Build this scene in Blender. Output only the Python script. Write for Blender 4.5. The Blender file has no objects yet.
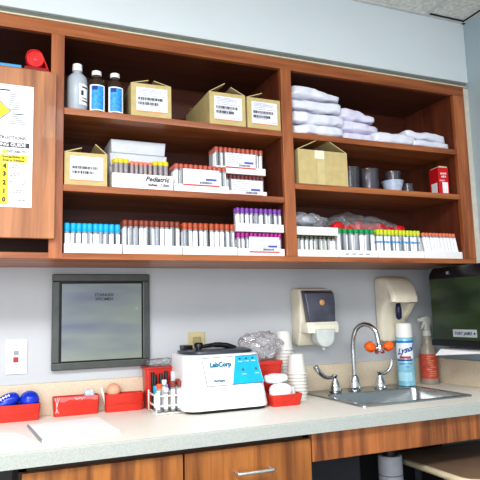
import bpy, bmesh, math, random
from mathutils import Vector, Matrix, noise
random.seed(7)
SC = bpy.context.scene
COL = SC.collection
PI = math.pi

# ------------------------------------------------------------------ colour / materials
def lin(c):
    c = c / 255.0
    return c / 12.92 if c <= .04045 else ((c + .055) / 1.055) ** 2.4
def rgb(r, g, b): return (lin(r), lin(g), lin(b), 1)
MATS = {}
def mat(name, col, rough=.5, metal=0, var=.06, scale=30, bump=0, trans=0, alpha=1, coat=0, ior=1.45, emis=0, detail=3, stretch=(1,1,1)):
    if name in MATS: return MATS[name]
    m = bpy.data.materials.new(name); m.use_nodes = True
    nt = m.node_tree; b = nt.nodes['Principled BSDF']
    b.inputs['Roughness'].default_value = rough; b.inputs['Metallic'].default_value = metal
    b.inputs['Transmission Weight'].default_value = trans; b.inputs['IOR'].default_value = ior
    b.inputs['Alpha'].default_value = alpha; b.inputs['Coat Weight'].default_value = coat
    tc = nt.nodes.new('ShaderNodeTexCoord'); mp = nt.nodes.new('ShaderNodeMapping')
    mp.inputs['Scale'].default_value = stretch
    nz = nt.nodes.new('ShaderNodeTexNoise'); nz.inputs['Scale'].default_value = scale; nz.inputs['Detail'].default_value = detail
    nt.links.new(tc.outputs['Object'], mp.inputs[0]); nt.links.new(mp.outputs[0], nz.inputs['Vector'])
    rp = nt.nodes.new('ShaderNodeValToRGB')
    lo = tuple(max(0, x * (1 - var)) for x in col[:3]) + (1,); hi = tuple(min(1, x * (1 + var)) for x in col[:3]) + (1,)
    rp.color_ramp.elements[0].position = .35; rp.color_ramp.elements[1].position = .65
    rp.color_ramp.elements[0].color = lo; rp.color_ramp.elements[1].color = hi
    nt.links.new(nz.outputs['Fac'], rp.inputs[0]); nt.links.new(rp.outputs[0], b.inputs['Base Color'])
    if bump:
        bp = nt.nodes.new('ShaderNodeBump'); bp.inputs['Strength'].default_value = bump; bp.inputs['Distance'].default_value = .002
        nt.links.new(nz.outputs['Fac'], bp.inputs['Height']); nt.links.new(bp.outputs[0], b.inputs['Normal'])
    MATS[name] = m
    return m
def wood(name, dark, light, axis='z', rough=.38, scale=1.0):
    if name in MATS: return MATS[name]
    m = bpy.data.materials.new(name); m.use_nodes = True
    nt = m.node_tree; b = nt.nodes['Principled BSDF']
    b.inputs['Roughness'].default_value = rough; b.inputs['Coat Weight'].default_value = .15
    tc = nt.nodes.new('ShaderNodeTexCoord'); mp = nt.nodes.new('ShaderNodeMapping')
    s = {'z': (22, 22, 1.6), 'x': (1.6, 22, 22), 'y': (22, 1.6, 22)}[axis]
    mp.inputs['Scale'].default_value = tuple(v * scale for v in s)
    nz = nt.nodes.new('ShaderNodeTexNoise'); nz.inputs['Scale'].default_value = 1; nz.inputs['Detail'].default_value = 6
    nz.inputs['Distortion'].default_value = .8
    wv = nt.nodes.new('ShaderNodeTexNoise'); wv.inputs['Scale'].default_value = 6; wv.inputs['Detail'].default_value = 2
    nt.links.new(tc.outputs['Object'], mp.inputs[0]); nt.links.new(mp.outputs[0], nz.inputs['Vector']); nt.links.new(mp.outputs[0], wv.inputs['Vector'])
    mx = nt.nodes.new('ShaderNodeMath'); mx.operation = 'MULTIPLY_ADD'; mx.inputs[1].default_value = .25
    nt.links.new(wv.outputs['Fac'], mx.inputs[0]); nt.links.new(nz.outputs['Fac'], mx.inputs[2])
    rp = nt.nodes.new('ShaderNodeValToRGB')
    rp.color_ramp.elements[0].position = .45; rp.color_ramp.elements[1].position = .82
    rp.color_ramp.elements[0].color = dark; rp.color_ramp.elements[1].color = light
    nt.links.new(mx.outputs[0], rp.inputs[0]); nt.links.new(rp.outputs[0], b.inputs['Base Color'])
    MATS[name] = m
    return m
def clear(name, tint=(1, 1, 1), fac=.25, rough=.05, body=None):
    """thin clear plastic or glass: mostly transparent with gloss and a little body colour"""
    if name in MATS: return MATS[name]
    m = bpy.data.materials.new(name); m.use_nodes = True
    nt = m.node_tree; nt.nodes.clear()
    out = nt.nodes.new('ShaderNodeOutputMaterial')
    tr = nt.nodes.new('ShaderNodeBsdfTransparent'); tr.inputs[0].default_value = (*tint, 1)
    gl = nt.nodes.new('ShaderNodeBsdfGlossy'); gl.inputs['Roughness'].default_value = rough
    df = nt.nodes.new('ShaderNodeBsdfPrincipled'); df.inputs['Base Color'].default_value = body or (.8, .85, .9, 1); df.inputs['Roughness'].default_value = .3
    lw = nt.nodes.new('ShaderNodeLayerWeight'); lw.inputs[0].default_value = .35
    m1 = nt.nodes.new('ShaderNodeMixShader'); m2 = nt.nodes.new('ShaderNodeMixShader')
    m2.inputs[0].default_value = fac
    nt.links.new(lw.outputs['Fresnel'], m1.inputs[0]); nt.links.new(tr.outputs[0], m1.inputs[1]); nt.links.new(gl.outputs[0], m1.inputs[2])
    nt.links.new(m1.outputs[0], m2.inputs[1]); nt.links.new(df.outputs[0], m2.inputs[2])
    nt.links.new(m2.outputs[0], out.inputs[0])
    MATS[name] = m
    return m

WALL = mat('wall_paint', rgb(190, 194, 199), .6, var=.015, scale=6)
SOFF = mat('soffit_paint', rgb(212, 220, 224), .6, var=.01, scale=6)
RWALL = mat('side_wall_paint', rgb(165, 180, 188), .6, var=.015, scale=6)
WOODZ = wood('cherry_wood_upright', rgb(128, 66, 34), rgb(184, 114, 68), 'z')
WOODX = wood('cherry_wood_rail', rgb(130, 68, 34), rgb(182, 112, 62), 'x')
WOODIN = wood('cherry_wood_shaded', rgb(70, 32, 20), rgb(98, 48, 30), 'x', .4)  # cherry darkened to put the cabinet's inner shade into the colour
WOODINZ = wood('cherry_wood_shaded_upright', rgb(84, 40, 24), rgb(122, 62, 38), 'z', .4)  # upright version, inner shade likewise mixed into the wood tone
DOORW = wood('door_wood', rgb(136, 84, 50), rgb(190, 130, 86), 'z', .35, .8)
BASEW = wood('base_wood', rgb(114, 64, 28), rgb(180, 116, 56), 'z', .35, .9)
APRW = wood('apron_wood', rgb(110, 60, 30), rgb(186, 116, 62), 'z', .35, .9)
COUNT = mat('counter_laminate', rgb(242, 239, 232), .42, var=.05, scale=260, detail=6)
COUNTE = mat('counter_edge', rgb(176, 181, 177), .45, var=.10, scale=300, detail=6)
SPLASH = mat('backsplash_laminate', rgb(214, 200, 178), .45, var=.05, scale=120, detail=5)
WHITE = mat('white_plastic', rgb(240, 241, 240), .35, var=.01)
FOAM = mat('white_foam', rgb(242, 243, 245), .7, var=.02, scale=90)
PAPER = mat('paper', rgb(246, 247, 250), .8, var=.01)
LABEL = mat('label_paper', rgb(232, 234, 240), .6, var=.03, scale=80)
INK = mat('black_ink', rgb(40, 40, 46), .6)
GINK = mat('grey_ink', rgb(150, 152, 160), .6)
BINK = mat('blue_ink', rgb(70, 90, 190), .5)
RINK = mat('red_ink', rgb(205, 30, 50), .5)
CARD = mat('cardboard', rgb(196, 178, 128), .8, var=.06, scale=40)
CARDIN = mat('cardboard_inside', rgb(140, 104, 62), .85, var=.08, scale=40)
RED = mat('red_plastic', rgb(204, 52, 38), .32, var=.05, scale=40, coat=.2)
BLUE = mat('blue_rubber', rgb(16, 52, 190), .25, var=.05, coat=.3)
CHROME = mat('chrome', rgb(215, 218, 222), .09, metal=1, var=.02)
STEEL = mat('brushed_steel', rgb(168, 172, 172), .28, metal=1, var=.08, scale=12, stretch=(1, 14, 1))
SINKM = mat('sink_steel', rgb(178, 182, 184), .25, metal=1, var=.06, scale=20, stretch=(12, 1, 1))
BLACK = mat('black_plastic', rgb(20, 20, 26), .3, var=.1)
BEIGE = mat('beige_plastic', rgb(222, 216, 198), .35, var=.03)
DBLUE = mat('dark_blue_plastic', rgb(30, 32, 70), .3)
GLASS = clear('tube_glass', (.93, .95, .97), .42, .05, rgb(200, 208, 218))
BAGM = clear('clear_bag', (.98, .98, .985), .18, .06, rgb(245, 245, 252))
CLEARM = clear('clear_plastic', (.93, .94, .95), .12, .06, rgb(210, 215, 220))

# ------------------------------------------------------------------ mesh helpers
def nbm(): return bmesh.new()
def box(bm, x0, x1, y0, y1, z0, z1, bev=0, seg=2):
    r = bmesh.ops.create_cube(bm, size=1)
    vs = r['verts']
    for v in vs:
        v.co = Vector(((x0 + x1) / 2 + v.co.x * (x1 - x0), (y0 + y1) / 2 + v.co.y * (y1 - y0), (z0 + z1) / 2 + v.co.z * (z1 - z0)))
    if bev:
        es = list({e for v in vs for e in v.link_edges})
        bmesh.ops.bevel(bm, geom=es, offset=bev, segments=seg, affect='EDGES', profile=.5)
    return bm
def lathe(bm, prof, n=24, cx=0, cy=0, axis='z'):
    rings = []
    for r, z in prof:
        ring = []
        for i in range(n):
            a = 2 * PI * i / n
            if axis == 'z': p = (cx + r * math.cos(a), cy + r * math.sin(a), z)
            elif axis == 'y': p = (cx + r * math.cos(a), z, cy + r * math.sin(a))
            else: p = (z, cx + r * math.cos(a), cy + r * math.sin(a))
            ring.append(bm.verts.new(p))
        rings.append(ring)
    for a, b in zip(rings, rings[1:]):
        for i in range(n):
            j = (i + 1) % n
            bm.faces.new((a[i], a[j], b[j], b[i]))
    if prof[0][0] > 1e-6: bm.faces.new(list(reversed(rings[0])))
    if prof[-1][0] > 1e-6: bm.faces.new(rings[-1])
    return bm
def tube(bm, pts, rad, n=10, close=True):
    pts = [Vector(p) for p in pts]
    rads = rad if isinstance(rad, (list, tuple)) else [rad] * len(pts)
    rings = []; up = Vector((0, 0, 1)); prev = None
    for i, p in enumerate(pts):
        d = (pts[min(i + 1, len(pts) - 1)] - pts[max(i - 1, 0)]).normalized()
        if prev is None:
            u = up if abs(d.dot(up)) < .95 else Vector((1, 0, 0))
            s = d.cross(u).normalized()
        else:
            s = (prev - d * prev.dot(d)).normalized()
        prev = s; t = d.cross(s)
        rings.append([bm.verts.new(p + (s * math.cos(2 * PI * k / n) + t * math.sin(2 * PI * k / n)) * rads[i]) for k in range(n)])
    for a, b in zip(rings, rings[1:]):
        for i in range(n):
            j = (i + 1) % n
            bm.faces.new((a[i], a[j], b[j], b[i]))
    if close:
        bm.faces.new(list(reversed(rings[0]))); bm.faces.new(rings[-1])
    return bm
def smooth_path(ctrl, n=8):
    P = [Vector(c) for c in ctrl]; P = [P[0]] + P + [P[-1]]; out = []
    for i in range(1, len(P) - 2):
        for k in range(n):
            t = k / n
            out.append(.5 * ((2 * P[i]) + (-P[i-1] + P[i+1]) * t + (2*P[i-1] - 5*P[i] + 4*P[i+1] - P[i+2]) * t*t + (-P[i-1] + 3*P[i] - 3*P[i+1] + P[i+2]) * t**3))
    out.append(P[-2]); return out
def prism(bm, poly, lo, hi, plane='yz', bev=0):
    """extrude a polygon; plane 'yz' extrudes along x, 'xz' along y, 'xy' along z"""
    def mk(a, b, h): return {'yz': (h, a, b), 'xz': (a, h, b), 'xy': (a, b, h)}[plane]
    A = [bm.verts.new(mk(a, b, lo)) for a, b in poly]; B = [bm.verts.new(mk(a, b, hi)) for a, b in poly]
    fs = [bm.faces.new(A), bm.faces.new(list(reversed(B)))]
    n = len(poly)
    for i in range(n):
        j = (i + 1) % n
        fs.append(bm.faces.new((A[j], A[i], B[i], B[j])))
    bmesh.ops.recalc_face_normals(bm, faces=fs)
    if bev:
        es = {e for f in fs[:2] for e in f.edges}
        bmesh.ops.bevel(bm, geom=list(es), offset=bev, segments=3, affect='EDGES', profile=.5)
    return bm
def tray(bm, x0, x1, y0, y1, z0, z1, t=.006, flare=0, bev=.0015):
    """open tray or bin with real walls and floor"""
    def ring(e, z): return [bm.verts.new(p) for p in ((x0 - e, y0 - e, z), (x1 + e, y0 - e, z), (x1 + e, y1 + e, z), (x0 - e, y1 + e, z))]
    R = [ring(0, z0), ring(flare, z1), ring(flare - t, z1), ring(-t, z0 + t)]
    fs = [bm.faces.new(list(reversed(R[0])))]
    for a, b in zip(R, R[1:]):
        for i in range(4):
            j = (i + 1) % 4
            fs.append(bm.faces.new((a[i], a[j], b[j], b[i])))
    fs.append(bm.faces.new(R[3]))
    if bev:
        es = list({e for f in fs for e in f.edges})
        bmesh.ops.bevel(bm, geom=es, offset=bev, segments=2, affect='EDGES', profile=.5)
    return bm
def rbox(bm, cx, cy, cz, sx, sy, sz, p=4, amp=0, freq=12, seed=0, n=14, taper=0, fold=0):
    """superellipsoid pillow / crumpled bag"""
    vs = []; cache = {}
    for ax in range(3):
        for sg in (-1, 1):
            g = []
            for i in range(n + 2):
                rw = []
                for j in range(n + 2):
                    c = [0, 0, 0]; c[ax] = sg; c[(ax + 1) % 3] = -1 + 2 * i / (n + 1); c[(ax + 2) % 3] = -1 + 2 * j / (n + 1)
                    k = tuple(round(q, 5) for q in c)
                    if k not in cache:
                        cache[k] = bm.verts.new(c); vs.append(cache[k])
                    rw.append(cache[k])
                g.append(rw)
            for i in range(n + 1):
                for j in range(n + 1): bm.faces.new((g[i][j], g[i+1][j], g[i+1][j+1], g[i][j+1]))
    for v in vs:
        c = v.co.copy(); m = max(abs(c.x), abs(c.y), abs(c.z))
        L = (abs(c.x) ** p + abs(c.y) ** p + abs(c.z) ** p) ** (1 / p)
        c = c / L
        if fold: c.z *= 1 - fold * (abs(c.x) ** 4 + abs(c.y) ** 4) / 2
        if taper: c.z = (c.z + 1) * (1 - taper * (c.x + 1) / 2) - 1
        q = Vector((cx + c.x * sx / 2, cy + c.y * sy / 2, cz + c.z * sz / 2))
        if amp:
            d = noise.noise_vector(q * freq + Vector((seed * 7.3, seed * 1.7, 0)))
            q += d * amp
            q += noise.noise_vector(q * freq * 2.7 + Vector((seed, 0, 0))) * amp * .4
            if q.z < cz - sz / 2: q.z = cz - sz / 2
        v.co = q
    return bm
def text_mesh(s, size, ext=0, bold=0, shear=0):
    cu = bpy.data.curves.new('lettering', 'FONT'); cu.body = s; cu.size = size; cu.extrude = ext; cu.offset = bold
    cu.shear = shear; cu.resolution_u = 2; cu.align_x = 'CENTER'; cu.align_y = 'CENTER'
    o = bpy.data.objects.new('lettering_tmp', cu); COL.objects.link(o)
    bpy.context.view_layer.update()
    me = bpy.data.meshes.new_from_object(o.evaluated_get(bpy.context.evaluated_depsgraph_get()))
    bpy.data.objects.remove(o); bpy.data.curves.remove(cu)
    return me

# ------------------------------------------------------------------ object helpers
def mkobj(name, bm, m, parent=None, smooth=False, auto=None, sub=0, solid=0):
    if isinstance(bm, bmesh.types.BMesh):
        bmesh.ops.recalc_face_normals(bm, faces=bm.faces)
        me = bpy.data.meshes.new(name); bm.to_mesh(me); bm.free()
    else: me = bm
    if m is not None:
        me.materials.clear(); me.materials.append(m)
    if smooth:
        for f in me.polygons: f.use_smooth = True
        if auto: 
            try: me.set_sharp_from_angle(angle=math.radians(auto))
            except Exception: pass
    o = bpy.data.objects.new(name, me); COL.objects.link(o)
    if parent is not None: o.parent = parent
    if solid:
        md = o.modifiers.new('solid', 'SOLIDIFY'); md.thickness = solid
    if sub:
        md = o.modifiers.new('sub', 'SUBSURF'); md.levels = sub; md.render_levels = sub
    return o
def tag(o, label, cat, group=None, kind=None):
    o['label'] = label; o['category'] = cat
    if group: o['group'] = group
    if kind: o['kind'] = kind
    return o
def thing(name, label, cat, loc=(0, 0, 0), rot=(0, 0, 0), group=None):
    o = bpy.data.objects.new(name, None); COL.objects.link(o); o.empty_display_size = .02
    o.location = loc; o.rotation_euler = rot
    return tag(o, label, cat, group)
def struct(name, bm, m, **k):
    o = mkobj(name, bm, m, **k); o['kind'] = 'structure'; return o
def dup(root, loc=None, rot=None, label=None, group=None, mats=None):
    r = root.copy(); COL.objects.link(r)
    if loc is not None: r.location = loc
    if rot is not None: r.rotation_euler = rot
    if label: r['label'] = label
    if group: r['group'] = group
    for ch in list(root.children):
        c = ch.copy(); COL.objects.link(c); c.parent = r
        for g in ch.children:
            d = g.copy(); COL.objects.link(d); d.parent = c
    return r
def text(s, size, m, parent, loc, rot=(PI/2, 0, 0), bold=0, name='lettering', shear=0, ext=.0002, sx=1):
    o = mkobj(name, text_mesh(s, size, ext, bold, shear), m, parent)
    o.location = loc; o.rotation_euler = rot; o.scale = (sx, 1, 1)
    return o
def marks(name, rects, m, parent, y, t=.0004):
    """flat printed rectangles (x0,x1,z0,z1) lying on a front face at y"""
    bm = nbm()
    for x0, x1, z0, z1 in rects: box(bm, x0, x1, y - t, y, z0, z1)
    return mkobj(name, bm, m, parent)

# ------------------------------------------------------------------ calibrated places (metres)
CT = .91          # counter top
YF = -.330        # wall cabinet front
XR = 1.4348       # right wall
ZB, ZT = 1.41, 2.154
SH1, SH2L, SH2R, SHB = 1.880, 1.638, 1.692, 1.4276
ZC = 2.446

# ================================================================== setting
struct('floor', box(nbm(), -2.4, XR, -3.6, 0, -.05, 0), mat('floor_tile', rgb(120, 116, 108), .5))
struct('wall_back', box(nbm(), -2.4, XR + .1, 0, .1, 0, 2.55), WALL)
struct('wall_right', box(nbm(), XR, XR + .1, -3.6, 0, 0, 2.55), RWALL)
struct('wall_left', box(nbm(), -2.5, -2.4, -3.6, .1, 0, 2.55), WALL)
struct('wall_soffit', box(nbm(), -2.4, XR, -.331, 0, 2.178, 2.5, .002), SOFF)
CEIL = mat('ceiling_tile_board', rgb(222, 222, 216), .9, var=.14, scale=70, bump=.4, detail=5)
c = struct('ceiling', box(nbm(), -2.4, XR + .1, -3.6, -.33, ZC, ZC + .05), CEIL)
GRID = mat('ceiling_grid_metal', rgb(205, 208, 206), .5)
DARK = mat('shadow_gap', rgb(40, 40, 36), .9)
bm = nbm()
box(bm, -2.4, XR, -.345, -.331, ZC - .006, ZC); box(bm, XR - .014, XR, -3.6, -.331, ZC - .006, ZC)
for x in (1.212, .60, -.01, -.62, -1.23): box(bm, x, x + .022, -3.6, -.345, ZC - .003, ZC)
for y in (-.96, -1.57, -2.18, -2.79): box(bm, -2.4, XR, y, y + .022, ZC - .003, ZC)
struct('trim_1', bm, GRID)
bm = nbm(); box(bm, 1.24, XR - .016, -.353, -.347, ZC - .0045, ZC - .001)
box(bm, XR - .020, XR - .014, -.50, -.347, ZC - .0045, ZC - .001)
struct('trim_2', bm, DARK)
struct('gap_shade_strip', box(nbm(), -2.4, XR, -.317, -.03, 2.1545, 2.178), mat('gap_shade_grey', rgb(118, 120, 112), .8))  # grey strip colours in the shadow of the gap below the soffit
struct('trim_4', box(nbm(), -2.4, XR - .012, -.3335, -.319, 2.1545, 2.1595, .001), mat('cream_caulk', rgb(214, 204, 178), .6))
struct('trim_5', box(nbm(), 1.4065, XR, -.326, -.02, 1.41, 2.153), mat('white_filler', rgb(205, 200, 188), .6))
bm = nbm()
box(bm, -2.2, XR, -.016, 0, CT, 1.0164, .002)
box(bm, XR - .014, XR, -.55, -.016, CT, 1.0164, .002)
struct('trim_6', bm, SPLASH)

# ================================================================== wall cabinet
cab = thing('wall_cabinet', 'cherry wood wall cabinet with open shelves running along the top of the room', 'cabinet', (0, 0, 0))
XL = -1.1
def part(name, args, m, bev=.0015, parent=cab): return mkobj(name, box(nbm(), *args, bev), m, parent)
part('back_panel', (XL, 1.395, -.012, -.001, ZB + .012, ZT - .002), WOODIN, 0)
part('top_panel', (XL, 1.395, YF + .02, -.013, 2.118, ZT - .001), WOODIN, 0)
part('bottom_panel', (XL, 1.395, YF + .02, -.001, ZB, SHB - .001), WOODX, 0)
# face frame
part('top_rail', (XL, 1.4053, YF, YF + .019, 2.1129, ZT), WOODX)
part('bottom_rail', (XL, 1.4053, YF, YF + .019, ZB - .002, SHB), WOODX)
for i, (x0, x1) in enumerate(((-.2496, -.2102), (.5436, .5855), (1.3475, 1.4053))):
    part('stile', (x0, x1, YF - .0006, YF + .0185, SHB - .0002 if i else ZB - .001, 2.1131), WOODZ)
# partitions
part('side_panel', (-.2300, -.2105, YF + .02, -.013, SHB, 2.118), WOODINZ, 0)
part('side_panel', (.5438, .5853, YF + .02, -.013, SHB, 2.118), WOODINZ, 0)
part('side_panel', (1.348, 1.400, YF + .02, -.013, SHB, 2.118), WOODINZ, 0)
# shelves
def shelf(x0, x1, z):
    s = part('shelf', (x0, x1, YF + .008, -.0135, z - .02, z), WOODX)
    part('shelf_edge', (x0, x1, YF + .003, YF + .0085, z - .0215, z), WOODX, parent=s)
shelf(-.2100, .5433, SH1); shelf(-.2100, .5433, SH2L)
shelf(.5860, 1.3472, SH1); shelf(.5860, 1.3472, SH2R)
shelf(XL, -.2505, 1.990)
# overlay door on the left unit
d = part('door', (-.72, -.2345, YF - .02, YF - .001, 1.466, 1.978), DOORW, .002)
# ---- poster on the door
PY = -.3503
po = thing('hazard_poster', 'white hazard rating poster with yellow diamond taped to the cabinet door', 'poster', (0, 0, 0))
mkobj('sheet', box(nbm(), -.62, -.300, PY - .0006, PY, 1.5555, 1.923, 0), PAPER, po)
YEL = mat('yellow_ink', rgb(238, 222, 60), .6)
bm = nbm(); prism(bm, [(-.360, 1.842), (-.442, 1.924 - .006), (-.524, 1.842), (-.442, 1.766)], PY - .0012, PY - .0007, 'xz')
mkobj('diamond_border', bm, GINK, po)
bm = nbm(); prism(bm, [(-.3655, 1.842), (-.442, 1.911), (-.5185, 1.842), (-.442, 1.773)], PY - .0016, PY - .0012, 'xz')
mkobj('yellow_diamond', bm, YEL, po)
yy = PY - .0007
rects = [(-.52, -.309, 1.7325, 1.7475)]
marks('title_bar', rects, mat('dark_bar', rgb(62, 64, 72), .6), po, yy)
text('HAZARD RATING GUIDE', .0145, PAPER, po, (-.400, yy - .0006, 1.740), bold=.0003)
text('READ ALL INSTRUCTIONS', .0135, INK, po, (-.398, yy, 1.7605), bold=.0004)
text('INSTABILITY', .0100, INK, po, (-.344, yy, 1.7195), bold=.0004)
marks('yellow_band', [(-.52, -.315, 1.6885, 1.710)], YEL, po, yy)
text('Susceptibility to', .0095, INK, po, (-.352, yy - .0006, 1.7035), bold=.0003); text('Energy Release', .0095, INK, po, (-.352, yy - .0006, 1.6935), bold=.0003)
marks('yellow_column', [(-.395, -.3665, 1.562, 1.687)], YEL, po, yy)
bm = nbm(); prism(bm, [(-.367, 1.719), (-.376, 1.727), (-.385, 1.719), (-.376, 1.711)], yy - .0004, yy, 'xz'); mkobj('small_diamond', bm, YEL, po)
for s, z in zip('43210', (1.675, 1.652, 1.626, 1.601, 1.576)):
    text(s, .018, INK, po, (-.3755, yy - .0006, z), bold=.0010)
lines = []
for z in (1.6875, 1.664, 1.639, 1.6135, 1.5885, 1.5625): lines.append((-.3665, -.312, z - .0006, z + .0006))
lines += [(-.3125, -.3117, 1.5625, 1.73), (-.3668, -.3662, 1.5625, 1.687)]
marks('table_rules', lines, mat('pale_ink', rgb(120, 124, 138), .6), po, yy)
lines = []
for z in (1.679, 1.6725, 1.655, 1.6485, 1.630, 1.6235, 1.605, 1.5985, 1.576):
    x = -.362
    while x < -.322:
        w = random.uniform(.004, .010); lines.append((x, min(x + w, -.318), z - .0012, z + .0012)); x += w + .0016
for k in range(8):
    lines.append((-.368, -.340, 1.8925 - k * .0065, 1.8945 - k * .0065))
for k in range(5): lines.append((-.362, random.uniform(-.33, -.318), 1.8255 - k * .0055, 1.8275 - k * .0055))
lines += [(-.372, -.3045, 1.8995, 1.9005), (-.372, -.3045, 1.8445, 1.8455), (-.305, -.304, 1.845, 1.900)]
marks('printed_lines', lines, mat('slate_ink', rgb(96, 98, 112), .6), po, yy)
marks('printed_heading', [(-.356, -.326, 1.8325, 1.8355), (-.395, -.365, 1.903, 1.907)], INK, po, yy)

# ---- red roll and blue folder in the left cubby
t = thing('tourniquet_roll', 'rolled red elastic strap on top of the cabinet door in the left cubby', 'roll', (-.297, -.315, 1.990))
bm = nbm(); pts = []
for i in range(120):
    a = i / 120 * 2 * PI * 4.2; r = .006 + .0215 * i / 120
    pts.append((r * math.cos(a), r * math.sin(a) + .034))
W = .0022
outer = [bm.verts.new((x, -.012, z)) for x, z in pts]; inner = [bm.verts.new((x, .035, z)) for x, z in pts]
for i in range(119): bm.faces.new((outer[i], outer[i+1], inner[i+1], inner[i]))
mkobj('coil', bm, mat('red_strap', rgb(212, 28, 34), .5), t, smooth=True, solid=.0034)
bm = nbm(); lathe(bm, [(.0001, -.011), (.024, -.011), (.024, .03), (.0001, .03)], 28, 0, .034, 'y'); mkobj('coil_end', bm, mat('pink_strap_edge', rgb(226, 84, 84), .6, var=.2, scale=160), t)
bm = nbm(); path = [(-.0275, .034), (-.020, .056), (0, .0635), (.018, .056), (.030, .030), (.040, .004), (.041, .0)]
path = [(p.x, p.y) for p in smooth_path([(a, b, 0) for a, b in path], 6)]
o1 = [bm.verts.new((x, -.013, z)) for x, z in path]; o2 = [bm.verts.new((x, .036, z)) for x, z in path]
for i in range(len(path) - 1): bm.faces.new((o1[i], o1[i+1], o2[i+1], o2[i]))
mkobj('loose_end', bm, MATS['red_strap'], t, smooth=True, solid=.002)
mkobj('wedge', box(nbm(), -.030, .038, -.010, .034, 0, .010, .002), mat('dark_red_strap', rgb(140, 14, 20), .6), t)
t = tag(mkobj('folder', box(nbm(), -.62, -.334, -.315, -.06, 1.990, 2.004, .003), mat('light_blue_folder', rgb(70, 160, 220), .5)), 'light blue folder lying flat on the left cubby shelf', 'folder')

# ================================================================== bottles
t = thing('alcohol_bottle', 'frosted clear plastic bottle with white cap at left end of top shelf', 'bottle', (-.166, -.285, SH1))
mkobj('body', lathe(nbm(), [(.0285, 0), (.0320, .004), (.0320, .104), (.0295, .116), (.020, .127), (.014, .132), (.013, .14)], 28), mat('frosted_plastic', rgb(196, 206, 216), .3, trans=.25, var=.03), t, smooth=True, auto=50)
mkobj('cap', lathe(nbm(), [(.0155, .138), (.016, .140), (.015, .160), (.012, .162)], 24), WHITE, t, smooth=True, auto=50)
bm = nbm()
N = 10
a0, a1 = math.radians(-85), math.radians(-15)
lo = []; hi = []
for i in range(N + 1):
    a = a0 + (a1 - a0) * i / N; lo.append(bm.verts.new((.0324 * math.cos(a), .0324 * math.sin(a), .02))); hi.append(bm.verts.new((.0324 * math.cos(a), .0324 * math.sin(a), .088)))
for i in range(N): bm.faces.new((lo[i], lo[i+1], hi[i+1], hi[i]))
lb = mkobj('label_sticker', bm, PAPER, t, smooth=True)
bm = nbm()
for z0, z1, c0, c1 in ((.05, .066, -75, -60), (.03, .034, -70, -25), (.04, .043, -70, -35), (.075, .08, -70, -30)):
    p = []
    for i in range(6):
        a = math.radians(c0 + (c1 - c0) * i / 5); p.append((math.cos(a) * .0327, math.sin(a) * .0327))
    for q, s in zip(p, p[1:]):
        bm.faces.new([bm.verts.new(v) for v in ((*q, z0), (*s, z0), (*s, z1), (*q, z1))])
mkobj('printing', bm, INK, lb)

def curved_label(parent, r, z0, z1, d0, d1, m, name='label_sticker'):
    bm = nbm(); N = 10; lo = []; hi = []
    for i in range(N + 1):
        a = math.radians(d0 + (d1 - d0) * i / N)
        lo.append(bm.verts.new((r * math.cos(a), r * math.sin(a), z0))); hi.append(bm.verts.new((r * math.cos(a), r * math.sin(a), z1)))
    for i in range(N): bm.faces.new((lo[i], lo[i+1], hi[i+1], hi[i]))
    return mkobj(name, bm, m, parent, smooth=True)
BROWN = mat('brown_bottle', rgb(52, 34, 24), .2, var=.1, coat=.4)
PB = mat('peroxide_blue', rgb(50, 150, 222), .4, var=.25, scale=120)
def peroxide(x, label):
    t = thing('peroxide_bottle', label, 'bottle', (x, -.285, SH1))
    mkobj('body', lathe(nbm(), [(.0275, 0), (.030, .003), (.030, .100), (.0275, .112), (.018, .124), (.013, .129), (.013, .134)], 28), BROWN, t, smooth=True, auto=50)
    mkobj('cap', lathe(nbm(), [(.0150, .131), (.016, .133), (.0155, .145), (.012, .147)], 24), WHITE, t, smooth=True, auto=50)
    lb = curved_label(t, .0304, .006, .092, -142, -42, PAPER)
    curved_label(lb, .0307, .010, .088, -130, -54, PB, 'blue_panel')
    curved_label(lb, .0310, .074, .087, -124, -92, mat('navy_ink', rgb(20, 50, 140), .5), 'printing')
    for z, a, b in ((.060, -122, -70), (.052, -120, -84), (.040, -120, -64), (.028, -122, -80), (.020, -122, -66)):
        curved_label(lb, .0310, z + .004, z + .004, a, b, mat('pale_blue_ink', rgb(190, 222, 245), .5), 'printing')
peroxide(-.105, 'brown bottle with white cap and blue label beside the frosted bottle')
peroxide(-.046, 'brown bottle with white cap and blue label beside the first cardboard box')

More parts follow.
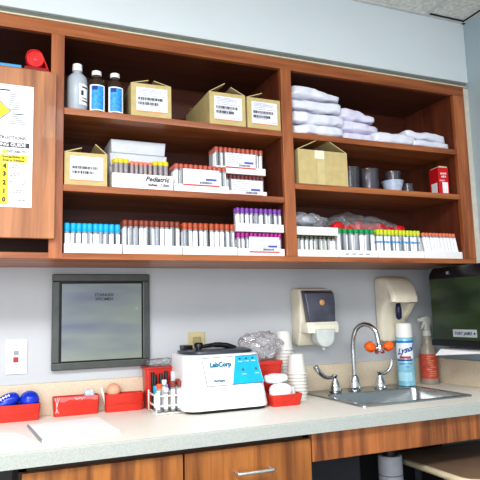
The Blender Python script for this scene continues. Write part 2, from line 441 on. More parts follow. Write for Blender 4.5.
# ================================================================== cardboard boxes
def cardboard(label, x0, x1, z0, h, yf=-.322, depth=.16, rot=0, sticker=True, flaps=None, tape=False, name='cardboard_box'):
    w = x1 - x0
    t = thing(name, label, 'box', ((x0 + x1) / 2, yf, z0), (0, 0, rot))
    bm = nbm(); tray(bm, -w/2, w/2, 0, depth, 0, h, .003, 0, 0); mkobj('carton', bm, CARD, t)
    for kind, lift, length in (flaps or []):
        bm = nbm()
        if kind == 'l': pts = [(-w/2, h), (-w/2 + length * math.cos(lift), h + length * math.sin(lift))]
        elif kind == 'r': pts = [(w/2, h), (w/2 - length * math.cos(lift), h + length * math.sin(lift))]
        if kind in 'lr':
            (ax, az), (bx_, bz) = pts; n = Vector((-(bz - az), bx_ - ax)).normalized() * .0015
            prism(bm, [(ax - n.x, az - n.y), (bx_ - n.x, bz - n.y), (bx_ + n.x, bz + n.y), (ax + n.x, az + n.y)], .004, depth - .004, 'xz')
        if kind == 'f':   # front flap folded in
            prism(bm, [(0, h - .001), (length * math.cos(lift), h + length * math.sin(lift)), (length * math.cos(lift), h + length * math.sin(lift) + .003), (0, h + .002)], -w/2 + .004, w/2 - .004, 'yz')
        if kind == 'b':
            prism(bm, [(depth, h - .001), (depth - length * math.cos(lift), h + length * math.sin(lift)), (depth - length * math.cos(lift), h + length * math.sin(lift) + .003), (depth, h + .002)], -w/2 + .004, w/2 - .004, 'yz')
        mkobj('flap', bm, CARD if kind in 'lr' else CARDIN, t)
    if sticker:
        sx0, sx1 = -w/2 + w * .13, w/2 - w * .10
        sz0, sz1 = h * .16, h * .88
        st = mkobj('label_sticker', box(nbm(), sx0, sx1, -.0008, -.0001, sz0, sz1), LABEL, t)
        W_, H_ = sx1 - sx0, sz1 - sz0
        rr = []; rnd = random.Random(int(x0 * 1000))
        for fz in (.47, .27):
            x = sx0 + W_ * .06; end = sx0 + W_ * (.84 if fz > .4 else .72)
            while x < end:
                ww = rnd.choice((.0012, .002, .0032, .0045)); 
                rr.append((x, min(x + ww, end), sz0 + H_ * fz, sz0 + H_ * (fz + .12))); x += ww + rnd.choice((.001, .0018))
        marks('barcode', rr, INK, st, -.0008)
        rr = [(sx0 + W_ * .08, sx0 + W_ * .6, sz0 + H_ * .92, sz0 + H_ * .94)]
        for fz, e in ((.86, .8), (.80, .75), (.73, .5), (.65, .93), (.08, .9), (.42, .6), (.22, .6)):
            x = sx0 + W_ * (.1 if fz != .08 else .6)
            while x < sx0 + W_ * e:
                ww = rnd.uniform(.003, .008); rr.append((x, x + ww, sz0 + H_ * fz, sz0 + H_ * (fz + .025))); x += ww + .0015
        marks('printing', rr, mat('mauve_ink', rgb(160, 160, 190), .6), st, -.0008)
        marks('orange_rule', [(sx0, sx1, sz0 - .0015, sz0 + .0015)], mat('orange_ink', rgb(226, 150, 110), .6), st, -.0008)
    if tape:
        mkobj('tape', box(nbm(), -.035, .005, -.0008, -.0001, h - .032, h), mat('tape', rgb(232, 226, 205), .25), t)
        mkobj('tape', box(nbm(), .015 - .04, .005, -.0008, -.0001, 0.0, h - .033), mat('worn_tape', rgb(206, 190, 142), .3), t)
    return t
cardboard('cardboard box with barcode label beside the brown bottles on top shelf', .0, .134, SH1, .112, rot=-.03, flaps=[('l', .25, .06), ('r', .25, .06)])
cardboard('large open cardboard box with barcode label in the middle of top shelf', .270, .404, SH1, .116, depth=.27, rot=0, flaps=[('l', .55, .07), ('r', .45, .058), ('b', .5, .04)])
cardboard('cardboard box with one raised flap at right end of left top shelf', .411, .541, SH1, .113, yf=-.322, depth=.20, flaps=[('l', .35, .065)])
cardboard('open cardboard box with barcode label at left end of the middle shelf', -.206, -.076, SH2L, .105, yf=-.318, depth=.15, rot=0, flaps=[('l', .30, .055), ('r', .72, .048)])
cardboard('plain tan cardboard box with tape on the right middle shelf', .604, .812, SH2R, .128, yf=-.327, depth=.14, sticker=False, tape=True, flaps=[('l', .45, .11), ('r', .50, .11)])

# ================================================================== tubes and racks
def tube_proto(name, capmat, R=.0078, L=.100, cap_l=.022, fluid=None, labelled=True, fh=.05):
    t = thing(name, 'x', 'tube', (0, 0, -5))
    mkobj('vial', lathe(nbm(), [(.0001, 0), (R * .6, .001), (R, .006), (R, L - cap_l + .002)], 12), GLASS, t, smooth=True, auto=60)
    mkobj('cap', lathe(nbm(), [(R * 1.02, L - cap_l), (R * 1.12, L - cap_l + .001), (R * 1.12, L - .002), (R * .9, L)], 14), capmat, t, smooth=True, auto=50)
    if labelled:
        bm = nbm(); N = 8; lo = []; hi = []
        for i in range(N + 1):
            a = math.radians(-200 + 150 * i / N); lo.append(bm.verts.new((R * 1.03 * math.cos(a), R * 1.03 * math.sin(a), .012))); hi.append(bm.verts.new((R * 1.03 * math.cos(a), R * 1.03 * math.sin(a), L - cap_l - .006)))
        for i in range(N): bm.faces.new((lo[i], lo[i+1], hi[i+1], hi[i]))
        mkobj('label_sticker', bm, PAPER, t, smooth=True)
    if fluid:
        mkobj('fluid', lathe(nbm(), [(.0001, .002), (R * .8, .006), (R * .8, fh), (.0001, fh)], 12), fluid, t, smooth=True)
    return t
def cap(name, r, g, b): return mat(name, rgb(r, g, b), .4, var=.05)
BROWNCAP = cap('brown_cap', 136, 66, 48)
PR = {
 'blue': tube_proto('blue_top_tube', cap('blue_cap', 20, 170, 226), .0080, .088, .026),
 'brown': tube_proto('brown_top_tube', BROWNCAP, .0078, .104, .020),
 'orange': tube_proto('rust_top_tube', cap('rust_cap', 178, 82, 50), .0078, .102, .022),
 'purple': tube_proto('purple_top_tube', cap('purple_cap', 128, 70, 168), .0066, .078, .018),
 'magenta': tube_proto('magenta_top_tube', cap('magenta_cap', 168, 40, 140), .0066, .076, .018),
 'green': tube_proto('green_top_tube', cap('green_cap', 20, 150, 84), .0100, .102, .017),
 'yellow': tube_proto('lime_top_tube', cap('lime_cap', 202, 214, 44), .0072, .104, .020),
 'gold': tube_proto('yellow_top_tube', cap('gold_cap', 240, 206, 30), .0080, .092, .014, mat('amber_gel', rgb(176, 84, 30), .3), False, .076),
 'salmon': tube_proto('salmon_top_tube', cap('salmon_cap', 222, 130, 104), .0066, .086, .011, mat('orange_gel', rgb(206, 110, 70), .3), False, .074),
 'tiger': tube_proto('orange_top_tube', cap('tiger_cap', 226, 120, 80), .0080, .100, .013),
 'dark': tube_proto('grey_top_tube', cap('olive_cap', 70, 72, 50), .0076, .072, .012, mat('yellow_gel', rgb(214, 206, 130), .4)),
 'pack': tube_proto('pink_top_tube', cap('brick_cap', 190, 96, 80), .0072, .090, .016),
 'packd': tube_proto('wine_top_tube', cap('wine_cap', 112, 50, 46), .0072, .078, .014),
}
used = set()
def put(kind, loc, rot, label, group):
    p = PR[kind]
    if kind not in used:
        used.add(kind); p.location = loc; p.rotation_euler = rot; p['label'] = label; p['group'] = group
    else: dup(p, loc, rot, label, group)
def row(kind, x0, x1, n, y, z, label, group, lean=0, jit=.001):
    for i in range(n):
        x = x0 + (x1 - x0) * i / max(1, n - 1) + random.uniform(-jit, jit)
        put(kind, (x, y, z), (random.uniform(-.006, .006), lean + random.uniform(-.008, .008), 0 if lean else random.uniform(-2, 2)), label, group)
def foam(x0, x1, yf, z, h, depth, label, group=None, name='foam_tray', wall=.006):
    return tag(mkobj(name, tray(nbm(), x0, x1, yf, yf + depth, z, z + h, wall, 0, .0015), FOAM), label, 'tray', group)
def sticker(tr, x0, x1, z0, z1, y, seed=1, blue=True):
    s = mkobj('label_sticker', box(nbm(), x0, x1, y - .001, y - .0003, z0, z1), LABEL, tr)
    rnd = random.Random(seed); W, H = x1 - x0, z1 - z0; rr = []
    for k in range(6):
        x = x0 + W * .05
        while x < x0 + W * rnd.uniform(.45, .62):
            w = rnd.uniform(.003, .007); rr.append((x, x + w, z1 - H * (.12 + .12 * k) - .0009, z1 - H * (.12 + .12 * k) + .0007)); x += w + .0014
    marks('printing', rr, GINK, s, y - .001)
    rr = []; x = x0 + W * .45
    while x < x1 - W * .2:
        w = rnd.choice((.001, .002, .003)); rr.append((x, x + w, z0 + H * .06, z0 + H * .20)); x += w + .0012
    marks('barcode', rr, INK, s, y - .001)
    marks('stamp', [(x0 + W * .62, x1 - W * .08, z0 + H * .28, z0 + H * .42)], BINK, s, y - .001)
    marks('red_rule', [(x0, x1, z0 - .004, z0)], RINK, s, y - .0003)
G = lambda s: s
TF = -.318
# bottom shelf, left
foam(-.204, -.029, TF, SHB, .030, .11, 'white foam tray of blue capped tubes at left end of bottom shelf')
for r in range(2): row('blue', -.193, -.041, 10 - r, TF + .017 + .021 * r, SHB + .0065, 'blue capped clear tube in the leftmost bottom shelf tray', 'blue capped tubes')
foam(-.026, .167, TF, SHB, .029, .11, 'white foam tray of dark brown capped tubes on bottom shelf')
for r in range(3): row('brown', -.015, .154 - .004 * r, 11 - r, TF + .017 + .021 * r, SHB + .0065, 'dark brown capped tube in the second bottom shelf tray', 'dark brown capped tubes')
foam(.170, .360, TF, SHB, .029, .11, 'white foam tray of rust orange capped tubes on bottom shelf')
for r in range(2): row('orange', .181, .349, 10 - r, TF + .017 + .021 * r, SHB + .0065, 'rust orange capped tube beside the purple capped tubes', 'rust orange capped tubes')
tr = foam(.363, .541, TF, SHB, .026, .11, 'lower white foam tray of magenta capped tubes with printed label')
for r in range(2): row('magenta', .373, .531, 11, TF + .016 + .018 * r, SHB + .0065, 'magenta capped tube under the purple tube tray', 'magenta capped tubes')
sticker(tr, .405, .520, SHB + .016, SHB + .066, TF - .001, 5)
up = SHB + .0065 + .0775
foam(.361, .541, TF, up, .028, .11, 'upper white foam tray of purple capped tubes stacked on magenta tubes')
for r in range(2): row('purple', .352 + .02, .531, 10, TF + .016 + .018 * r, up + .0065, 'purple capped tube in the upper stacked tray', 'purple capped tubes')
# bottom shelf, right
foam(.592, .762, TF, SHB, .026, .11, 'white foam tray of olive capped tubes beside the middle upright')
for r in range(2): row('dark', .603, .750, 9, TF + .016 + .020 * r, SHB + .0065, 'dark capped tube with pale yellow gel between two stacked trays', 'dark capped gel tubes')
up2 = SHB + .0065 + .0725
foam(.592, .764, TF, up2, .030, .14, 'white foam tray stacked above dark tubes with plastic bags on it')
tr = foam(.765, .936, TF, SHB, .027, .11, 'white foam tray of green capped tubes on right bottom shelf')
rr = []
for x in (.79, .82, .85, .88): rr.append((x, x + .017, SHB + .010, SHB + .0145))
marks('printing', rr, GINK, tr, TF)
for r in range(2): row('green', .778, .922, 7 - r, TF + .017 + .021 * r, SHB + .0065, 'green capped clear tube in the right bottom shelf tray', 'green capped tubes')
foam(.939, 1.152, TF, SHB, .028, .11, 'white foam tray of lime yellow capped tubes on right bottom shelf')
for r in range(2): row('yellow', .950, 1.141, 12, TF + .017 + .020 * r, SHB + .0065, 'lime yellow capped tube with blue striped label', 'lime yellow capped tubes')
foam(1.155, 1.3465, TF, SHB, .029, .11, 'white foam tray of leaning orange capped tubes at right end')
for r in range(2): row('tiger', 1.184, 1.337, 10, TF + .018 + .022 * r, SHB + .0065, 'orange capped tube leaning left in the rightmost tray', 'orange capped leaning tubes', lean=-.19)
# blue stripe on the yellow tubes' labels
bm = nbm()
lathe(bm, [(.0076, .052), (.0076, .060)], 12); me = bpy.data.meshes.new('blue_stripe'); bm.to_mesh(me); bm.free(); me.materials.append(cap('stripe_blue', 60, 140, 200))
for o in [o for o in bpy.data.objects if o.name.startswith('lime_top_tube')]:
    s = bpy.data.objects.new('blue_stripe', me); COL.objects.link(s); s.parent = o
# middle shelf, left
tr = foam(-.060, .138, -.322, SH2L, .048, .09, 'white foam tray with handwriting holding yellow capped tubes', name='foam_tray')
text('Pediatric', .022, INK, tr, (.084, -.3228, SH2L + .033), bold=.0006, shear=.3)
text('tubes  1.5ml', .014, INK, tr, (.088, -.3228, SH2L + .015), bold=.0004, shear=.3)
bm = nbm(); tube(bm, [(.030, -.3226, SH2L + .008), (.036, -.3226, SH2L + .04)], .0006, 6); tube(bm, [(.118, -.3226, SH2L + .022), (.127, -.3226, SH2L + .042)], .0006, 6)
mkobj('pen_stroke', bm, INK, tr)
GL = 'yellow capped tube standing in the tray with handwriting'
for r in range(2):
    row('gold', -.045, -.013, 3, -.303 + .02 * r, SH2L + .0065, GL, 'yellow capped tubes')
    row('gold', .082, .118, 3, -.303 + .02 * r, SH2L + .0065, GL, 'yellow capped tubes')
    row('salmon', .005, .066, 5, -.303 + .02 * r, SH2L + .0065, 'salmon capped tube between the yellow capped tubes', 'salmon capped tubes')
stack = ['bottom white foam tray of the stack behind yellow tubes', 'second lowest white foam tray of the stack behind yellow tubes', 'second highest white foam tray of the stack behind yellow tubes', 'topmost white foam tray of the stack behind yellow tubes']
FT = mat('grey_foam', rgb(214, 220, 228), .6, var=.03)
for k in range(4):
    bm = nbm(); e = (.003, .0, .002, .006)[k]; prism(bm, [(-.050 + e, SH2L + .048 * k), (.146 - e, SH2L + .048 * k), (.150 - e, SH2L + .048 * k + .0475), (-.052 + e, SH2L + .048 * k + .0475)], -.215, -.03, 'xz', .005)
    tag(mkobj('foam_tray', bm, FT, smooth=True, auto=30), stack[k], 'tray')
def pack(x0, x1, yf, z, label, kind, n, rows, seed, sz, tl, gp, h=.026):
    tr = foam(x0, x1, yf, z, h, .13, label)
    for r in range(rows): row(kind, x0 + .012, x1 - .012, n, yf + .016 + .019 * r, z + .0065, tl, gp, jit=.0003)
    sticker(tr, *sz, yf - .001, seed)
pack(.142, .336, -.320, SH2L, 'white tray pack of pink capped tubes with printed label in front', 'pack', 11, 4, 3, (.172, .300, SH2L + .026, SH2L + .078), 'pink capped tube in the labelled front pack', 'pink capped tubes')
pack(.339, .500, -.275, SH2L, 'lower tray pack of wine capped tubes beside the front pack', 'packd', 10, 2, 4, (.362, .482, SH2L + .012, SH2L + .064), 'wine capped tube in the two stacked packs', 'wine capped tubes')
pack(.304, .500, -.270, SH2L + .0065 + .080, 'upper tray pack of wine capped tubes stacked on another pack', 'pack', 11, 4, 9, (.344, .460, SH2L + .0865 + .024, SH2L + .0865 + .074), 'brick capped tube in the upper stacked pack', 'brick capped tubes')

# ================================================================== plastic bags, right top shelf
PLW = mat('white_poly_bag', rgb(226, 228, 240), .28, var=.03, scale=25, coat=.3)
def bagpile(x0, x1, y0, y1, z, h, label, seed, taper=.2, amp=.009, m=PLW, group=None, name='plastic_bag'):
    bm = nbm(); rbox(bm, (x0 + x1) / 2, (y0 + y1) / 2, z + h / 2, x1 - x0, y1 - y0, h, 6, amp, 17, seed, 22, taper, .12)
    return tag(mkobj(name, bm, m, smooth=True), label, 'bag', group)
names = ['bottom', 'second from bottom', 'third from bottom', 'topmost']
z = SH1
for k, (a, b, h, tp) in enumerate(((.592, .822, .046, .05), (.592, .828, .050, .1), (.592, .822, .052, .15), (.592, .812, .056, .45))):
    bagpile(a, b, -.318, -.10, z, h, f'folded white plastic bag, {names[k]} of the tall pile by the middle upright', k + 1, tp); z += h * .96
z = SH1
for k, (a, b, h, tp) in enumerate(((.815, .985, .040, .15), (.805, .995, .048, .2), (.790, .975, .060, .5))):
    bagpile(a, b, -.300, -.11, z, h, f"folded white plastic bag, {('bottom','middle','top')[k]} of the lower sloping pile", k + 11, tp, m=mat('lilac_poly_bag', rgb(222, 220, 240), .28, var=.03, scale=25, coat=.3)); z += h * .93
bagpile(.955, 1.165, -.315, -.15, SH1, .050, 'flat white plastic package lying alone right of the bag piles', 21, .0, .006)
bagpile(1.130, 1.335, -.318, -.12, SH1, .034, 'lower flat white package at right end of the top shelf', 22, .1, .003)
bagpile(1.120, 1.335, -.300, -.13, SH1 + .033, .042, 'upper crumpled white package at right end of the top shelf', 23, .2, .008)

# middle shelf right: cups, red carton
SMOKE = clear('smoky_plastic', (.84, .83, .87), .14, .08, rgb(150, 148, 160))
def plastic_cup(label, x, y, z, r0, r1, h, m, up=True, group=None, name='plastic_cup'):
    pr = [(r0 * .9, .001), (r0, .003), (r1, h - .004), (r1 * 1.06, h - .003), (r1 * 1.06, h), (r1 * .97, h), (r0 * .93, .006), (.0001, .005)]
    bm = nbm(); lathe(bm, pr if up else [(r, h - zz) for r, zz in pr], 28)
    o = mkobj(name, bm, m, smooth=True, auto=40); o.location = (x, y, z)
    return tag(o, label, 'cup', group)
plastic_cup('smoky clear plastic cup right beside the tan taped box', .905, -.20, SH2R, .034, .040, .106, SMOKE)
plastic_cup('smoky clear plastic cup, second right of the tan box', .997, -.20, SH2R, .036, .041, .106, SMOKE)
plastic_cup('pale blue frosted cup under a clear cup on middle shelf', 1.102, -.215, SH2R, .030, .043, .062, mat('frosted_blue', rgb(190, 204, 224), .25, var=.1, scale=60))
plastic_cup('clear cup stacked on the pale blue frosted cup', 1.104, -.215, SH2R + .0625, .030, .033, .038, SMOKE)
plastic_cup('small clear cup beside the pale blue frosted cup', 1.188, -.20, SH2R, .022, .027, .058, SMOKE)
t = thing('red_carton', 'small red carton with white label at right end of the middle shelf', 'carton', (1.305, -.285, SH2R), (0, 0, -.12))
mkobj('carton', box(nbm(), -.022, .026, 0, .065, 0, .120, .001), mat('red_card', rgb(205, 24, 34), .4, var=.04), t)
mkobj('white_panel', box(nbm(), -.006, .020, -.0006, -.0001, .012, .058), PAPER, t)
text('BAND', .011, PAPER, t, (.002, -.0006, .094), bold=.0003); text('AIDS', .011, PAPER, t, (.002, -.0006, .081), bold=.0003)
marks('printing', [(-.018, .008, .066, .0675), (-.018, .004, .062, .0635)], PAPER, t, -.0001)
mkobj('side_panel', box(nbm(), -.0227, -.0222, .012, .052, .014, .058), PAPER, t)
mkobj('flap', prism(nbm(), [(-.022, .120), (-.018, .121), (-.014, .127), (.02, .125), (.026, .120)], .002, .063, 'xz'), mat('cream_card', rgb(222, 205, 170), .6), t)

# bags on the bottom right shelf
def clearbag(name, label, x0, x1, y0, y1, z, h, seed, taper, contents=None, n=18, amp=.012):
    t = thing(name, label, 'bag', ((x0 + x1) / 2, (y0 + y1) / 2, z))
    bm = nbm(); rbox(bm, 0, 0, h / 2, x1 - x0, y1 - y0, h, 3, amp, 34, seed, n, taper, .3)
    mkobj('plastic_film', bm, BAGM, t, smooth=False)
    if contents: contents(t)
    return t
def redstuff(t):
    bm = nbm(); rnd = random.Random(3)
    for k in range(7):
        x = -.15 + .048 * k; lathe_z = .095 + rnd.uniform(0, .02)
        bb = nbm(); rbox(bb, x, rnd.uniform(-.058, -.050), .134 - abs(x + .02) * .06 - (.008 if k % 2 else 0), .062, .05, .056, 2.4, .006, 30, k, 6)
        me = bpy.data.meshes.new('t'); bb.to_mesh(me); bb.free(); bm.from_mesh(me)
    mkobj('red_contents', bm, mat('red_sachet', rgb(226, 30, 44), .4, var=.1), t, smooth=True)
clearbag('clear_bag', 'large clear bag of red items behind the green and yellow tubes', .808, 1.200, -.205, -.04, SHB, .215, 4, .22, redstuff, amp=.012)
clearbag('clear_bag', 'crumpled clear bag on the tray beside the middle upright', .600, .740, -.305, -.20, up2 + .0302, .070, 6, .35, lambda t: mkobj('pale_contents', rbox(nbm(), -.01, 0, .034, .09, .06, .04, 2.5, .006, 30, 2, 8), mat('pale_blue_sachet', rgb(205, 215, 228), .4), t, smooth=True), n=14)
clearbag('clear_bag', 'grey crumpled bag between clear bag and red item bag', .705, .800, -.20, -.10, SHB, .165, 8, .4, lambda t: mkobj('grey_contents', rbox(nbm(), 0, -.01, .12, .06, .06, .05, 2.5, .006, 30, 5, 8), mat('grey_sachet', rgb(150, 150, 165), .4), t, smooth=True), n=12)

# ================================================================== counter and base units
ct = thing('countertop', 'pale speckled laminate countertop with grey front edge running along the wall', 'countertop', (0, 0, 0))
SX0, SX1, SY0, SY1 = .770, 1.218, -.42, -.125     # hole for bowl
bm = nbm()
Z0, Z1 = .8716, CT
for a in ((-2.2, SX0, -.545, -.001), (SX1, XR - .001, -.545, -.001), (SX0, SX1, -.545, SY0), (SX0, SX1, SY1, -.001)):
    box(bm, a[0], a[1], a[2], a[3], Z0, Z1)
mkobj('laminate_top', bm, COUNT, ct)
bm = nbm(); prism(bm, [(-.545, Z0), (-.545, Z1), (-.548, Z1), (-.5525, Z1 - .004), (-.5525, Z0), ], -2.2, XR - .001, 'yz')
mkobj('front_edge', bm, COUNTE, ct)

YD = -.525
bc = thing('base_cabinet', 'wood base cabinet with two doors and silver handle below the counter', 'cabinet', (0, 0, 0))
CX0, CX1 = -.325, .500
part('side_panel', (CX0, CX0 + .018, YD + .0205, -.02, .1, .868), mat('dark_wood', rgb(60, 40, 30), .5), 0, bc)
part('side_panel', (CX1 - .018, CX1, YD + .0205, -.02, .1, .868), BASEW, 0, bc)
part('carcass', (CX0 + .018, CX1 - .018, YD + .03, -.02, .1, .850), MATS['dark_wood'], 0, bc)
part('top_rail', (CX0, CX1, YD + .0205, YD + .04, .852, .869), MATS['dark_wood'], 0, bc)
d1 = part('drawer_front', (-.318, .0975, YD, YD + .02, .60, .852), BASEW, .002, bc)
d2 = part('drawer_front', (.1025, .499, YD, YD + .02, .60, .852), BASEW, .002, bc)
def pull(xc, z, par):
    bm = nbm(); pts = smooth_path([(xc - .052, YD - .001, z), (xc - .052, YD - .022, z), (xc - .045, YD - .028, z), (xc + .045, YD - .028, z), (xc + .052, YD - .022, z), (xc + .052, YD - .001, z)], 5)
    tube(bm, pts, .0052, 10); mkobj('handle', bm, mat('satin_nickel', rgb(214, 214, 216), .25, metal=.8), par, smooth=True)
pull(.305, .786, d2); pull(-.11, .70, d1)
part('drawer_front', (-.318, .0975, YD, YD + .02, .12, .594), BASEW, .002, bc)
part('drawer_front', (.1025, .499, YD, YD + .02, .12, .594), BASEW, .002, bc)
part('plinth', (CX0, CX1, YD + .07, -.02, 0, .10), MATS['dark_wood'], 0, bc)

mkobj('apron', box(nbm(), .503, XR - .002, YD, YD + .02, .783, .8712, .002), APRW, ct)['label'] = 'long wooden apron board under the counter in front of the sink'
struct('wall_kneespace', box(nbm(), .503, XR - .001, -.015, -.001, 0, .8715), mat('dark_recess_grey', rgb(70, 72, 80), .8))  # dark grey sheet over the wall below the counter
struct('wall_kneespace_left', box(nbm(), -2.2, CX0 - .002, -.015, -.001, 0, .8715), mat('shaded_recess_grey', rgb(88, 88, 92), .7))  # wall colour darkened to stand for shade under the counter
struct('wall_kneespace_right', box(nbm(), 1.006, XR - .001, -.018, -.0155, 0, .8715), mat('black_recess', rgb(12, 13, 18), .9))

t = thing('drain_pipe', 'grey wrapped drain pipe standing under the sink', 'pipe', (.926, -.330, 0))
mkobj('pipe_wrap', lathe(nbm(), [(.041, 0), (.043, .004), (.043, .712), (.040, .717), (.0001, .717)], 28), mat('grey_pipe_wrap', rgb(168, 172, 180), .5, var=.05), t, smooth=True, auto=40)
mkobj('tailpiece', lathe(nbm(), [(.026, .717), (.028, .718), (.028, .745), (.018, .746), (.018, .7495)], 24), BLACK, t, smooth=True, auto=40)
bm = nbm()
for z in (.55, .60, .65): lathe(bm, [(.0433, z), (.0440, z + .002), (.0433, z + .004)], 28)
mkobj('wrap_seam', bm, mat('seam_grey', rgb(120, 124, 132), .6), t, smooth=True)

t = thing('side_table', 'beige laminate table with rounded corner tucked under the counter at right', 'table', (0, 0, 0))
R = .05; P = []
x0, x1, y0, y1 = .985, 1.425, -.66, -.25
for k in range(9):
    a = PI + PI / 2 * k / 8; P.append((x0 + R + R * math.cos(a), y0 + R + R * math.sin(a)))
P += [(x1, y0), (x1, y1), (x0, y1)]
mkobj('table_top', prism(nbm(), P, .677, .700, 'xy', .004), mat('shaded_tan_laminate', rgb(128, 104, 86), .4, var=.04), t, smooth=True, auto=40)  # top toned down, shade from the counter included in its colour
bm = nbm(); pe = [Vector((p[0], p[1], .6885)) for p in [(x0, y1)] + P[:9] + [(x1, y0)]]
tube(bm, pe, .0118, 8); mkobj('edge_band', bm, mat('cream_edge', rgb(222, 210, 180), .35), t, smooth=True)
for lx, ly in ((1.06, -.30), (1.06, -.60), (1.38, -.30), (1.38, -.60)):
    mkobj('leg', box(nbm(), lx - .015, lx + .015, ly - .015, ly + .015, 0, .677, .002), BLACK, t)

# ================================================================== sink and faucet
sk = thing('sink', 'stainless steel drop-in sink set in the right part of the countertop', 'sink', (0, 0, 0))
bm = nbm()
def rr_ring(x0, x1, y0, y1, r, z, n=6):
    pts = []
    for cx, cy, a0 in ((x1 - r, y1 - r, 0), (x0 + r, y1 - r, PI / 2), (x0 + r, y0 + r, PI), (x1 - r, y0 + r, 1.5 * PI)):
        for k in range(n + 1):
            a = a0 + PI / 2 * k / n; pts.append(bm.verts.new((cx + r * math.cos(a), cy + r * math.sin(a), z)))
    return pts
rings = [rr_ring(.750, 1.235, -.438, -.020, .018, CT + .0005), rr_ring(.7505, 1.2345, -.4375, -.0205, .018, CT + .005), rr_ring(.756, 1.229, -.432, -.026, .016, CT + .0065),
         rr_ring(.776, 1.212, -.414, -.138, .03, CT + .0045), rr_ring(.779, 1.209, -.411, -.141, .03, CT - .002), rr_ring(.786, 1.202, -.404, -.148, .035, CT - .13), rr_ring(.81, 1.178, -.38, -.170, .03, CT - .15), rr_ring(.96, 1.0, -.28, -.25, .014, CT - .153)]
for a, b in zip(rings, rings[1:]):
    for i in range(len(a)):
        j = (i + 1) % len(a); bm.faces.new((a[i], a[j], b[j], b[i]))
bm.faces.new(rings[-1])
mkobj('basin', bm, SINKM, sk, smooth=True, auto=35)
mkobj('drain', lathe(nbm(), [(.028, -.002), (.030, .001), (.020, .002), (.0001, -.001)], 20, 0, 0), CHROME, sk, smooth=True).location = (.99, -.265, CT - .150)

fa = thing('faucet', 'chrome gooseneck faucet with two wing handles behind the sink', 'faucet', (0, 0, 0))
DZ = CT + .0062
FY = -.100
XG = .945
mkobj('base', lathe(nbm(), [(.026, DZ), (.027, DZ + .003), (.021, DZ + .035), (.015, DZ + .055), (.011, DZ + .062), (.0001, DZ + .062)], 24, XG, FY), CHROME, fa, smooth=True, auto=50)
pts = smooth_path([(XG, FY, DZ + .055), (XG, FY, DZ + .16), (XG + .002, FY - .004, 1.118), (XG + .008, FY - .018, 1.157), (XG + .022, FY - .045, 1.176), (XG + .038, FY - .075, 1.170), (XG + .048, FY - .095, 1.146), (XG + .052, FY - .104, 1.100)], 8)
mkobj('spout', tube(nbm(), pts, .0095, 14), CHROME, fa, smooth=True)
def handle(x, pts, rads):
    h = mkobj('handle', lathe(nbm(), [(.025, DZ), (.026, DZ + .003), (.020, DZ + .026), (.011, DZ + .046), (.009, DZ + .056), (.012, DZ + .060), (.012, DZ + .068), (.0001, DZ + .070)], 24, x, FY), CHROME, fa, smooth=True, auto=50)
    bm = nbm(); P_ = smooth_path(pts, 6)
    tube(bm, P_, [rads[0] + (rads[1] - rads[0]) * i / (len(P_) - 1) for i in range(len(P_))], 12)
    mkobj('wing_lever', bm, CHROME, h, smooth=True)
ZH = DZ + .060
handle(.854, [(.854, FY, ZH), (.826, FY - .004, ZH - .003), (.800, FY - .006, ZH + .005), (.776, FY - .008, ZH + .027), (.764, FY - .008, ZH + .045)], (.006, .011))
handle(1.068, [(1.068, FY, ZH), (1.090, FY - .003, ZH - .001), (1.112, FY - .005, ZH + .012), (1.124, FY - .006, ZH + .032), (1.126, FY - .006, ZH + .052)], (.006, .009))
ew = thing('eyewash', 'faucet mounted eyewash with two orange caps on the spout end', 'eyewash', (XG + .053, FY - .106, 1.086))
mkobj('body', lathe(nbm(), [(.010, -.016), (.012, -.012), (.012, .012), (.010, .014)], 18), CHROME, ew, smooth=True, auto=50)
bm = nbm(); tube(bm, [(-.036, 0, -.004), (.036, 0, .004)], .008, 12); mkobj('cross_arm', bm, CHROME, ew, smooth=True)
OR = mat('orange_rubber', rgb(242, 104, 30), .4)
for s in (-1, 1):
    bm = nbm()
    tube(bm, [(s * .028, 0, -.006), (s * .034, 0, .000), (s * .052, 0, .008), (s * .062, 0, .012)], [.014, .019, .018, .012], 14)
    bb = bm; tube(bb, [(s * .040, 0, .006), (s * .045, -.004, .024)], [.011, .009], 10)
    mkobj('orange_cap', bm, OR, ew, smooth=True)
for s in (-1, 1):
    mkobj('aerator', lathe(nbm(), [(.006, -.022), (.007, -.020), (.007, -.010)], 12, s * .014, 0), mat('dark_red_rubber', rgb(150, 40, 50), .4), ew, smooth=True)

# ================================================================== wall fixtures
# steel pass-through
t = thing('specimen_door', 'square stainless pass-through panel in a dark steel frame on the wall', 'wall panel', (0, 0, 0))
bm = nbm(); F0, F1, G0, G1 = -.211, .130, 1.056, 1.386
w = .025
for a in ((F0, F1, G1 - w, G1), (F0, F1, G0, G0 + w), (F0, F0 + w, G0 + w, G1 - w), (F1 - w, F1, G0 + w, G1 - w)):
    box(bm, a[0], a[1], -.022, -.0005, a[2], a[3], .003)
mkobj('frame', bm, mat('grey_steel_frame', rgb(88, 92, 90), .4, metal=.6, var=.06), t)
mkobj('gasket', box(nbm(), F0 + w, F1 - w, -.012, -.001, G0 + w, G1 - w), BLACK, t)
pm = bpy.data.materials.new('reflection_toned_steel'); pm.use_nodes = True; nt = pm.node_tree; b = nt.nodes['Principled BSDF']
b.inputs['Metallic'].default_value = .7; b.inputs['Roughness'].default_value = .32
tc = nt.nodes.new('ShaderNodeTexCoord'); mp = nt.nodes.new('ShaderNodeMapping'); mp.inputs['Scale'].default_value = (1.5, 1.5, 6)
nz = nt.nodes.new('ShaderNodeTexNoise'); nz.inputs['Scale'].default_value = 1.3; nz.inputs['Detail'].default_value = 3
rp = nt.nodes.new('ShaderNodeValToRGB'); rp.color_ramp.elements[0].position = .3; rp.color_ramp.elements[1].position = .7
